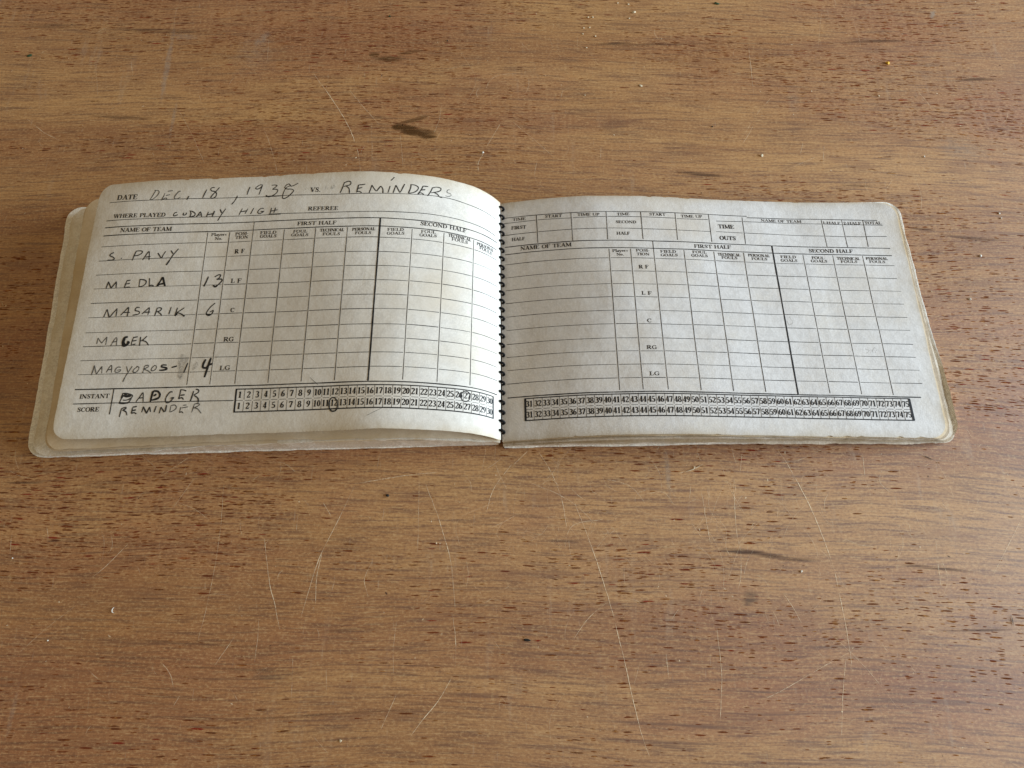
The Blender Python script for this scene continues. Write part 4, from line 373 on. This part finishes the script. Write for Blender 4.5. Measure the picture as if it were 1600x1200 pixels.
G_('8', .58, arc(.29, .74, .17, .215, 0, 360, 16, .18), arc(.29, .27, .205, .235, 0, 360, 16))
G_('9', .58, arc(.29, .69, .19, .255, 0, 360, 16), [[(.48, .69), (.45, .38), (.32, .15), (.12, .03), [.2, .2, .14, .09]]])
G_('0', .58, arc(.29, .5, .19, .445, 0, 360, 20))
def letters(mb, sh, text, x0, v0, x1, v1, h, mat, bold=1.0):
    adv = sum(GL[c][0] for c in text)-.06; L = math.hypot(x1-x0, v1-v0); ang = math.atan2(v1-v0, x1-x0)
    kx = L/adv; ca, sa = math.cos(ang), math.sin(ang); px = -.03
    ref = max(.55*h, min(kx, h*1.05))
    for c in text:
        for st in GL[c][1]:
            pts = np.array(st[:-1], float); wd = np.asarray(st[-1], float)*ref*bold
            X = (pts[:, 0]+px)*kx; Y = pts[:, 1]*h
            P = np.stack([x0+X*ca-Y*sa, v0+X*sa+Y*ca], 1)
            if wd.ndim == 0 and len(P) == 2: P, _ = resample(P, .9)
            ribbon(mb, sh, P, np.maximum(wd, .13), mat)
        px += GL[c][0]
def printing(mb, sh, k):
    for kk, wd, p in LN:
        if kk != k: continue
        P, t = resample(p, .9)
        if len(p) > 2: P = smooth_curve(p, .9)
        ww = wd*(1+wob(np.arange(len(P))*.9+nr.uniform(0, 300), 3, ((9, .12), (2.5, .14))))
        ribbon(mb, sh, P, ww, 1)
    for kk, tx, x0, v0, x1, v1, h in TX:
        if kk == k: letters(mb, sh, tx, x0, v0, x1, v1, h, 1, 1.0)
    for kk, a, b, TL, TR, BR, BL in BX:
        if kk != k: continue
        TL, TR, BR, BL = map(np.array, (TL, TR, BR, BL)); n = b-a+1
        pt = lambda u, q: (TL*(1-u)+TR*u)*(1-q)+(BL*(1-u)+BR*u)*q
        def seg(u0, q0, u1, q1, wd): ribbon(mb, sh, resample([pt(u0, q0), pt(u1, q1)], .9)[0], wd, 1)
        seg(-.002, 0, 1.002, 0, .45); seg(-.002, 1, 1.002, 1, .50); seg(0, 0, 0, 1, .75 if k == 0 else .95); seg(1, 0, 1, 1, .75 if k == 0 else 1.1)
        for i in range(n):
            u0, u1 = i/n, (i+1)/n
            seg(u0+.12/n, .5, u1-.12/n, .5, .18)
            if i: seg(u0, .02, u0, .46, .19); seg(u0, .54, u0, .98, .19)
            for q in (.385, .875):
                s_ = str(a+i); e = .10 if len(s_) == 2 else .30
                A = pt(u0+e/n-.02/n, q); B = pt(u1-(e+.03)/n, q)
                letters(mb, sh, s_, A[0], A[1], B[0], B[1], 2.7, 1, 1.0)
def writing(mb, sh, k):
    for kk, wd, tone, p in HW:
        if kk != k: continue
        P = smooth_curve(p, .3)
        n = len(P); u = np.linspace(0, 1, n)
        ww = wd*(.78+.22*np.sin(np.pi*np.clip(u, 0, 1))**.5)*(1+wob(np.arange(n)*.3+nr.uniform(0, 300), 8, ((3, .12), (.9, .14))))
        ribbon(mb, sh, P, ww*1.06, 2+tone)
# ---------------------------------------------------------------- the table
def tabletop():
    mb = MB(); x0, x1, y0, y1, d = -600, 620, -480, 560, 26
    top = [(x0, y0, 0), (x1, y0, 0), (x1, y1, 0), (x0, y1, 0)]; low = [(a, b, -d) for a, b, _ in top]
    mb.add(top+low, [(0, 1, 2, 3), (7, 6, 5, 4), (0, 4, 5, 1), (1, 5, 6, 2), (2, 6, 7, 3), (3, 7, 4, 0)], 0, False)
    lay = [0]
    def z(base):
        lay[0] += 1; return base+.0016*(lay[0] % 13)
    r = np.random.RandomState(21)
    # stains and rubbed patches
    for x, y, L, Wd, rot, a, kind in ST:
        nu, nv = 30, 14; u = np.linspace(-1, 1, nu); v = np.linspace(-1, 1, nv); U, V = np.meshgrid(u, v, indexing='ij')
        c, s = math.cos(math.radians(rot)), math.sin(math.radians(rot))
        bend = .25*np.sin(U*2.1+r.uniform(0, 6))*Wd*.5 if kind != 1 else 0
        X = U*L*.62; Y = V*Wd*.75+bend
        edge = np.array([wob(U[:, j]*L*.6+r.uniform(0, 200), j % 5, ((12, .25), (3, .2))) for j in range(nv)]).T
        rr = np.sqrt(U**2+V**2)+edge*.6
        fade = np.clip(1.05-rr, 0, 1); fade = fade**.7 if kind == 1 else fade
        fade = a*np.clip(fade*1.5, 0, 1); fade[0] = fade[-1] = 0; fade[:, 0] = fade[:, -1] = 0
        P = np.stack([x+X*c-Y*s, y+X*s+Y*c, np.full_like(X, z(.010))], -1)
        mb.add(P.reshape(-1, 3), gridfaces(nu, nv, True), 1+kind, True, fade=fade)
    # scratches
    def scratch(p, wd, a):
        P = smooth_curve(p, 1.0) if len(p) > 2 else resample(p, 1.0)[0]
        if len(P) < 3: P = resample(p, .3)[0]
        n = len(P)
        P = P+np.stack([wob(np.arange(n)+r.uniform(0, 300), 2, ((9, .15), (2, .08)))]*2, 1)
        t = np.gradient(P, axis=0); t /= np.linalg.norm(t, axis=1, keepdims=True)+1e-9; nn = np.stack([-t[:, 1], t[:, 0]], 1)
        u = np.linspace(0, 1, n); ww = wd*np.clip(np.sin(np.pi*u), .05, 1)**.35*(1+wob(np.arange(n)+r.uniform(0, 300), 4, ((6, .2), (1.5, .2))))
        fd = a*np.clip(.65+wob(np.arange(n)+r.uniform(0, 300), 9, ((16, .5), (4, .4), (1.5, .3))), .0, 1); fd[0] = fd[-1] = .1
        A = P+nn*ww[:, None]/2; B = P-nn*ww[:, None]/2; zz = np.full((2*n, 1), z(.034))
        mb.add(np.hstack([np.vstack([A, B]), zz]), [(i, n+i, n+i+1, i+1) for i in range(n-1)], 5, True, fade=np.r_[fd, fd])
    for wd, a, p in SC: scratch(p, wd*.70, min(1, a*1.4))
    for i in range(520):
        x, y = r.uniform(-285, 285), r.uniform(-125, 255)
        if i > 230: x, y = r.normal(70, 75), r.normal(-32, 26)
        L = r.gamma(2, 4.5); th = r.normal(math.pi/2, .5) if r.rand() < .7 else r.uniform(0, math.pi); k = r.normal(0, .25)
        p = [(x, y), (x+L*.5*math.cos(th), y+L*.5*math.sin(th)), (x+L*math.cos(th+k), y+L*math.sin(th+k))]
        scratch(p, r.uniform(.12, .26), r.uniform(.12, .55))
    # pale flecks where the finish has chipped
    for i in range(420):
        x, y = r.uniform(-285, 285), r.uniform(-125, 255); n = 6; R = r.uniform(.10, .34); e = r.uniform(1, 2.6); zz = z(.034)
        a = np.linspace(0, 2*np.pi, n, endpoint=False)+r.uniform(0, 1); rad = R*r.uniform(.6, 1.2, n); th = r.uniform(0, 3.1)
        px, py = rad*np.cos(a)*e, rad*np.sin(a)
        P = np.stack([x+px*math.cos(th)-py*math.sin(th), y+px*math.sin(th)+py*math.cos(th), np.full(n, zz)], 1)
        mb.add(P, [tuple(range(n))], 5 if r.rand() < .8 else 1, False, fade=np.full(n, r.uniform(.25, .8)))
    o = mb.build("tabletop", [wood(), decal("dark_streak", (.085, .045, .034), .5, (60, 900, 1)), decal("oily_stain", (.125, .056, .018), .4, (70, 700, 1)), decal("grey_smudge", (.16, .115, .09), .5, (90, 700, 1)), decal("rubbed_patch", (.56, .47, .38), .5, (260, 420, 1)), decal("scratch", (.95, .76, .52), .5, (900, 900, 1))])
    o["kind"] = "structure"; return o
tabletop()
# ---------------------------------------------------------------- the score book
book = bpy.data.objects.new("score_book", None); C.objects.link(book); book.empty_display_size = .05
book["label"] = "old ring-bound basketball score book lying open on the scratched wooden table"; book["category"] = "book"
SLOTS = lambda P: [P, M_INK]+M_P
# left sheet: filled in
mb = MB(); sheet_mesh(mb, LEFT, .35, 189.0, .3, 117.9, 6.5, 31, nicks=7, rough=1.0); printing(mb, LEFT, 0); writing(mb, LEFT, 0)
o = mb.build("page", SLOTS(M_PAPER_L), book); o["label"] = "open page filled in with pencilled names and circled scores"
# right sheet: blank form
mb = MB(); sheet_mesh(mb, RIGHT, .35, 188.9, 0.0, 118.1, 7.5, 47, nicks=12, rough=1.0, rim=2.0); printing(mb, RIGHT, 1); writing(mb, RIGHT, 1)
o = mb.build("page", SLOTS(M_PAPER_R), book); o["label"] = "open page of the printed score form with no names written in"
# sheets underneath
def under(sh, se0, slope, v0f, v1, R, seed, mat, rough, name="under_sheet", thick=.16):
    mb = MB(); base = sh.at
    class S2:
        side = sh.side
        def at(self, s, v, off=0.0):
            v2 = v+v0f(s)*(1-v/118.0); return base(s+slope*v2*np.clip(s/se0, 0, 1), v2, off)
    sheet_mesh(mb, S2(), .6, se0, 0, v1, R, seed, thick=thick, rough=rough, mat=0, nu=150, nv=60, rim=7.0)
    return mb.build(name, [mat], book)
zM = [[6, 6], [8.2, 8.6], [11, 12], [12.6, 14.5], [13, 15.5], [12, 15], [10, 14], [8.2, 12.5]]
MID = Sheet(-1, GEO["KL"], zM, 0.0, GEO["y0L"])
under(MID, 190.0, .030, lambda s: .9-.0225*s, 117.0, 7.0, 61, M_UNDER, 3.2)
MID2 = Sheet(-1, GEO["KL"], [[a*.90-.4, b*.90-.4] for a, b in zM], 0.0, GEO["y0L"])
under(MID2, 190.6, .033, lambda s: .5-.0225*s, 117.3, 7.0, 67, M_UNDER, 1.6)
zO = [[5.6, 5.6], [7.4, 7.8], [9.8, 10.8], [11.3, 13.0], [11.5, 13.6], [9.6, 11.6], [5.8, 7.6], [3.2, 4.8]]
OUT = Sheet(-1, GEO["KL"], zO, 0.0, GEO["y0L"])
under(OUT, 197.6, .052, lambda s: .4-.0236*s, 118.0, 7.5, 103, M_COVER, 3.0, thick=.7)
zR = GEO["zR"]
RU = []
for k, (f, se, dv) in enumerate([(.94, 189.9, -.2), (.87, 191.1, -.5), (.79, 192.3, -.7), (.60, 192.6, -1.1), (.40, 192.9, -1.4)]):
    S = Sheet(1, GEO["KR"], [[max(.9, a*f-.12*(min(k, 2)+1)), max(.9, b*f-.12*(min(k, 2)+1))] for a, b in zR], GEO["yawR"], GEO["y0R"])
    under(S, se, [-.005, -.012, -.020, -.022, -.024][k], lambda s, dv=dv: dv+0*s, 118.3, 6.6-.35*k, 71+k*7, [M_UNDER, M_LEAF, M_EDGE, M_LEAF, M_EDGE][k], 1.6+.5*k); RU.append(S)
# bodies of the closed leaves on both sides
def loop(nb=150, nc=14, ne=70, ra=.035, rb=.06):
    t = np.linspace(0, np.pi/2, nc+2)[1:-1]
    a = [np.linspace(0, 1-ra, nb), 1-ra+ra*np.sin(t), np.ones(ne), 1-ra+ra*np.cos(t), np.linspace(1-ra, 0, nb)]
    b = [np.zeros(nb), rb-rb*np.cos(t), np.linspace(rb, 1-rb, ne), 1-rb+rb*np.sin(t), np.ones(nb)]
    return np.concatenate(a), np.concatenate(b)
def leaf_body(top, bottom, seed, bulge, name="leaf_stack"):
    a, b = loop(); T = top(a, b); Bt = bottom(a, b); n = len(a); nk = 13; r = np.random.RandomState(seed)
    d = np.r_[0, np.cumsum(np.linalg.norm(np.diff(Bt, axis=0), axis=1))]
    ctr = Bt.mean(0); out = Bt-ctr; out[:, 2] = 0; out /= np.linalg.norm(out, axis=1, keepdims=True)+1e-9
    rows = []
    for k in range(nk):
        q = k/(nk-1); e = q**(1+bulge)
        P = T*(1-q)+Bt*q; P[:, :2] = T[:, :2]*(1-e)+Bt[:, :2]*e
        P = P-out*.55
        amp = .30*np.sin(np.pi*min(1, q*1.05)); P = P+out*(amp*(wob(d, seed+k, ((40, .5), (9, .45), (2.2, .4), (.9, .3))))[:, None]+.16*(k % 2))
        rows.append(P)
    Q = np.array(rows); m_ = MB(); m_.add(Q.reshape(-1, 3), gridfaces(nk, n), 0, True, rim=np.repeat(np.linspace(.9, .0, nk), n))
    return m_.build(name, [M_EDGE], book)
quad = lambda a, b, p00, p10, p11, p01: (np.outer((1-a)*(1-b), p00)+np.outer(a*(1-b), p10)+np.outer(a*b, p11)+np.outer((1-a)*b, p01))
def topL(a, b):
    v = -.2+117.6*b; v = v+(.4-.0236*196*a)*(1-b); s = .8+(196.6+.052*v-.8)*a
    return OUT.at(s, v, -.9)
leaf_body(topL, lambda a, b: quad(a, b, (-.8, -.5, .3), (-199.2, -4.5, .3), (-206.8, 119.5, .3), (-.8, 118.5, .3)), 5, .25)
def topR(a, b): return RU[2].at(.8+(191.6-2.2*b-.8)*a, -.5+118.4*b, -.3)
leaf_body(topR, lambda a, b: quad(a, b, (1.0, -1.9, .2), (192.6, 1.0, .2), (189.6, 118.8, .2), (1.0, 117.5, .2)), 9, .1)
# soft covers lying on the table
def cover(p00, p10, p11, p01, R, th, curl, seed):
    nu, nv = 130, 80; a = np.linspace(0, 1, nu); a = 1-(1-a)**1.6; W_ = abs(p10[0]); s = a*W_
    q = np.clip((s-(W_-R))/R, 0, 1); ins = R*(1-np.sqrt(np.clip(1-q*q, 0, 1)))/118
    b = np.linspace(0, 1, nv); A = np.repeat(a[:, None], nv, 1); B = ins[:, None]+(1-2*ins[:, None])*b[None]
    P = quad(A.ravel(), B.ravel(), p00, p10, p11, p01).reshape(nu, nv, 3)
    sgn = np.sign(p10[0]); lo = P.copy(); up = P.copy()
    e = wob(b*120, seed)*2.2; wgt = np.exp(-(W_-s)/2.0)[:, None]; dx = sgn*e[None]*wgt
    ey = wob(s, seed+3)*2.4; dy = ey[:, None]*np.exp(-(b*118)/2.0)[None]
    for Z_ in (lo, up): Z_[..., 0] += dx; Z_[..., 1] += dy
    c = curl(A, B); gap = .75*np.exp(-np.minimum(np.minimum((1-A)*W_, B*118), (1-B)*118)/3.0); lo[..., 2] = .06+gap+c; up[..., 2] = .06+th+c+gap*.75
    rimr = np.exp(-np.minimum(np.minimum((1-A)*W_, B*118), (1-B)*118)/.5)*.35*th; up[..., 2] -= rimr
    m_ = MB(); fl = p10[0] < 0
    m_.add(up.reshape(-1, 3), gridfaces(nu, nv, fl), 0, True, rim=np.zeros(nu*nv)); m_.add(lo.reshape(-1, 3), gridfaces(nu, nv, not fl), 0, True)
    for X_, Y_ in ((up[:, 0], lo[:, 0]), (up[:, -1], lo[:, -1]), (up[-1], lo[-1]), (up[0], lo[0])):
        n = len(X_); mid = (X_+Y_)/2+(X_-np.array([0, 0, 0])-X_); m_.add(np.concatenate([X_, Y_]), [(i, i+1, n+i+1, n+i) for i in range(n-1)], 0, True)
    return m_.build("cover", [M_COVER], book)
cover((-.9, -.3, 0), (-200.2, -4.9, 0), (-207.8, 120.3, 0), (-.9, 119.2, 0), 7.0, 1.0, lambda a, b: 0*a, 81)
cover((1.1, -2.2, 0), (194.0, .6, 0), (190.2, 120.2, 0), (1.1, 118.5, 0), 7.0, .75,
      lambda a, b: 1.9*np.clip((a-.978)/.022, 0, 1)**1.8*np.exp(-((b-.16)/.16)**2)+.5*np.clip((a-.98)/.02, 0, 1)**1.5, 87)
# wire binding
def ring_mesh():
    R, r, nu, nv = 1.22, .52, 28, 10; m_ = MB(); a = np.radians(np.linspace(-60, 240, nu)); b = np.linspace(0, 2*np.pi, nv, endpoint=False)
    A, B = np.meshgrid(a, b, indexing='ij'); rr = R+r*np.cos(B)
    P = np.stack([rr*np.cos(A)*1.05, r*1.05*np.sin(B)+.35*np.sin(A-.6), rr*np.sin(A)], -1)
    f = [(i*nv+j, (i+1)*nv+j, (i+1)*nv+(j+1) % nv, i*nv+(j+1) % nv) for i in range(nu-1) for j in range(nv)]
    m_.add(P.reshape(-1, 3), f, 0, True); return m_
r0 = None
for i, v in enumerate(RV):
    if r0 is None:
        r0 = ring_mesh().build("binding_ring", [M_RING], book); o = r0
    else:
        o = r0.copy(); C.objects.link(o); o.parent = book
    o.location = (-.0001, (v+GEO["y0R"])*MM, .00645); o.rotation_euler = (0, rnd.uniform(-.05, .05), rnd.uniform(-.06, .06))
# ---------------------------------------------------------------- crumbs and bits on the table
import bmesh
CM = {'cream': plain("cream_crumb", (.62, .52, .36), .7), 'yellow': plain("yellow_crumb", (.72, .42, .03), .6), 'green': plain("green_fleck", (.035, .075, .035), .7), 'dark': plain("dark_speck", (.015, .012, .010), .7), 'white': plain("white_speck", (.64, .60, .52), .7), 'red': plain("red_fleck", (.11, .012, .010), .6), 'blue': plain("blue_fleck", (.10, .13, .17), .7)}
def lump(name, x, y, size, flat, ex, mat, label, cat, seed, group=None):
    bm = bmesh.new(); bmesh.ops.create_icosphere(bm, subdivisions=2, radius=1.0); r = np.random.RandomState(seed)
    k = r.normal(0, 1, (5, 3))
    for v in bm.verts:
        c = v.co; q = 1+.16*sum(math.sin(float(k[j] @ np.array(c))*1.7+j) for j in range(5))
        v.co = Vector((c.x*q*ex, c.y*q, max(c.z*q*flat, -flat*.55)))*(size*.5*MM)
    lo = min(v.co.z for v in bm.verts)
    for v in bm.verts: v.co.z -= lo
    me = bpy.data.meshes.new(name); bm.to_mesh(me); bm.free(); me.materials.append(mat)
    o = bpy.data.objects.new(name, me); C.objects.link(o); o.location = (x*MM, y*MM, .00006); o.rotation_euler = (0, 0, r.uniform(-.5, .5))
    o["label"] = label; o["category"] = cat
    if group: o["group"] = group
    return o
def curl(name, x, y, size, wd, pts, mat, label, cat, h=.5):
    P = smooth_curve(np.array(pts)*size, .15); n = len(P); u = np.linspace(0, 1, n); m_ = MB(); nv = 6; b = np.linspace(0, 2*np.pi, nv, endpoint=False)
    t = np.gradient(P, axis=0); t /= np.linalg.norm(t, axis=1, keepdims=True)+1e-9; nn = np.stack([-t[:, 1], t[:, 0]], 1)
    ww = wd*.5*np.clip(np.sin(np.pi*(u*.9+.05)), .15, 1)
    V = np.stack([P[:, None, 0]+nn[:, None, 0]*ww[:, None]*np.cos(b), P[:, None, 1]+nn[:, None, 1]*ww[:, None]*np.cos(b), wd*.5+ww[:, None]*np.sin(b)*.8+h*(np.sin(np.pi*u)[:, None]*.5)*wd], -1)
    f = [(i*nv+j, (i+1)*nv+j, (i+1)*nv+(j+1) % nv, i*nv+(j+1) % nv) for i in range(n-1) for j in range(nv)]
    m_.add(V.reshape(-1, 3), f, 0, True); o = m_.build(name, [mat]); o.location = (x*MM, y*MM, .00005); o["label"] = label; o["category"] = cat; return o
SCATTER = "pale crumbs scattered above the book"
KIND = {
 'C': ("crumb", 'cream', 1.6, .6, "largest cream crumb of the scatter near the table's far edge", "crumb"),
 'y': ("crumb", 'yellow', 1.2, .8, "bright yellow crumb on the table up from the page's rounded corner", "crumb"),
 'w': ("wood_chip", 'cream', 1.8, .4, "slender pale chip on the table between the crumb scatter and blank page", "chip"),
 'p': ("crumb", 'cream', 1.1, .6, "tiny pale speck just below the scatter of cream crumbs", "crumb"),
 'b': ("crumb", 'cream', 1.3, .8, "round cream crumb alone on the wood above the blank page", "crumb"),
 'W': ("crumb", 'white', 1.1, .7, "white speck under a small dark dot, above the blank page's corner", "crumb"),
 'd': ("speck", 'dark', 1.2, .5, "tiny dark speck on the wood above the middle of the blank page", "speck"),
 'k': ("crumb", 'cream', 1.1, .6, "faint pale grain near the yellow crumb on the table", "crumb"),
 'e': ("crumb", 'white', 1.2, .8, "white crumb beside the blank page's outer edge, near its headings", "crumb"),
 'f': ("crumb", 'white', 1.1, .7, "one of two white grains close together right of the book's corner", "crumb"),
 'g': ("crumb", 'white', 1.3, .7, "white grain with a dark end beside the blank page's outer edge", "crumb"),
 'G': ("fleck", 'green', 1.9, .35, "green fleck near the table's left edge, above the filled page", "fleck"),
 'H': ("fleck", 'green', 1.2, .5, "small dark green fleck above the two brown stains", "fleck"),
 'D': ("fleck", 'green', 2.0, .5, "dark green-black crumb at the table's far edge above the blank page", "crumb"),
 'i': ("crumb", 'white', 1.2, .7, "tiny white speck at lower left of the table", "crumb"),
 'j': ("crumb", 'white', 1.3, .8, "white crumb just above the book where the pages meet", "crumb"),
 'l': ("crumb", 'cream', 1.5, .5, "pale crumb with dark side near the bottom edge of the table", "crumb"),
 'm': ("fleck", 'dark', 2.8, .4, "black fleck on the bare wood below the middle of the book", "fleck"),
 'n': ("fleck", 'dark', 1.1, .6, "small round dark grain below the filled page's score row", "fleck"),
 'q': ("crumb", 'white', 1.0, .7, "single white grain below the dark streak under the blank page", "crumb"),
 'r': ("crumb", 'white', 1.1, .7, "pale grain close to the left edge below the book", "crumb"),
 's': ("speck", 'dark', .6, .5, "black speck above the brown V-shaped stain", "speck"),
}
for i, (x, y, s, kd) in enumerate(CR):
    if kd == 'c': lump("crumb", x, y, s*.8, .7, 1.3, CM['cream'], "tiny cream crumb in the loose scatter near the table's far edge", "crumb", 100+i, SCATTER)
    elif kd == 'h': curl("wood_shaving", x, y, 1.0, .42, [(.2, 1.3), (-.4, .3), (-.2, -.7), (.6, -.9)], CM['white'], "white hooked shaving on the table below the filled page", "shaving")
    elif kd == 'o': curl("paper_fibre", x, y, 1.0, .34, [(-4.2, -1.6), (-2.0, -.9), (-.3, -.2), (0, .8), (.3, .1), (2.4, 1.0)], CM['cream'], "pale curled fibre on the table just below the blank page", "fibre")
    else:
        nm, mt, ex, fl, lb, ct = KIND[kd]
        lump(nm, x, y, s*.85, fl, ex, CM[mt], lb, ct, 100+i, "crumbs on the table" if nm == "crumb" else None)
for (a, b), lb in zip(SPW, ("thin dark splinter on the table below the blank page's corner", "short dark splinter at the table's right edge, below the book")):
    mx, my = (a[0]+b[0])/2, (a[1]+b[1])/2; d_ = np.array(b)-np.array(a)
    curl("splinter", mx, my, 1.0, .26, [tuple(-d_/2), tuple(d_*.05+np.array([.12, .04])), tuple(d_/2)], CM['dark'], lb, "splinter", .2)
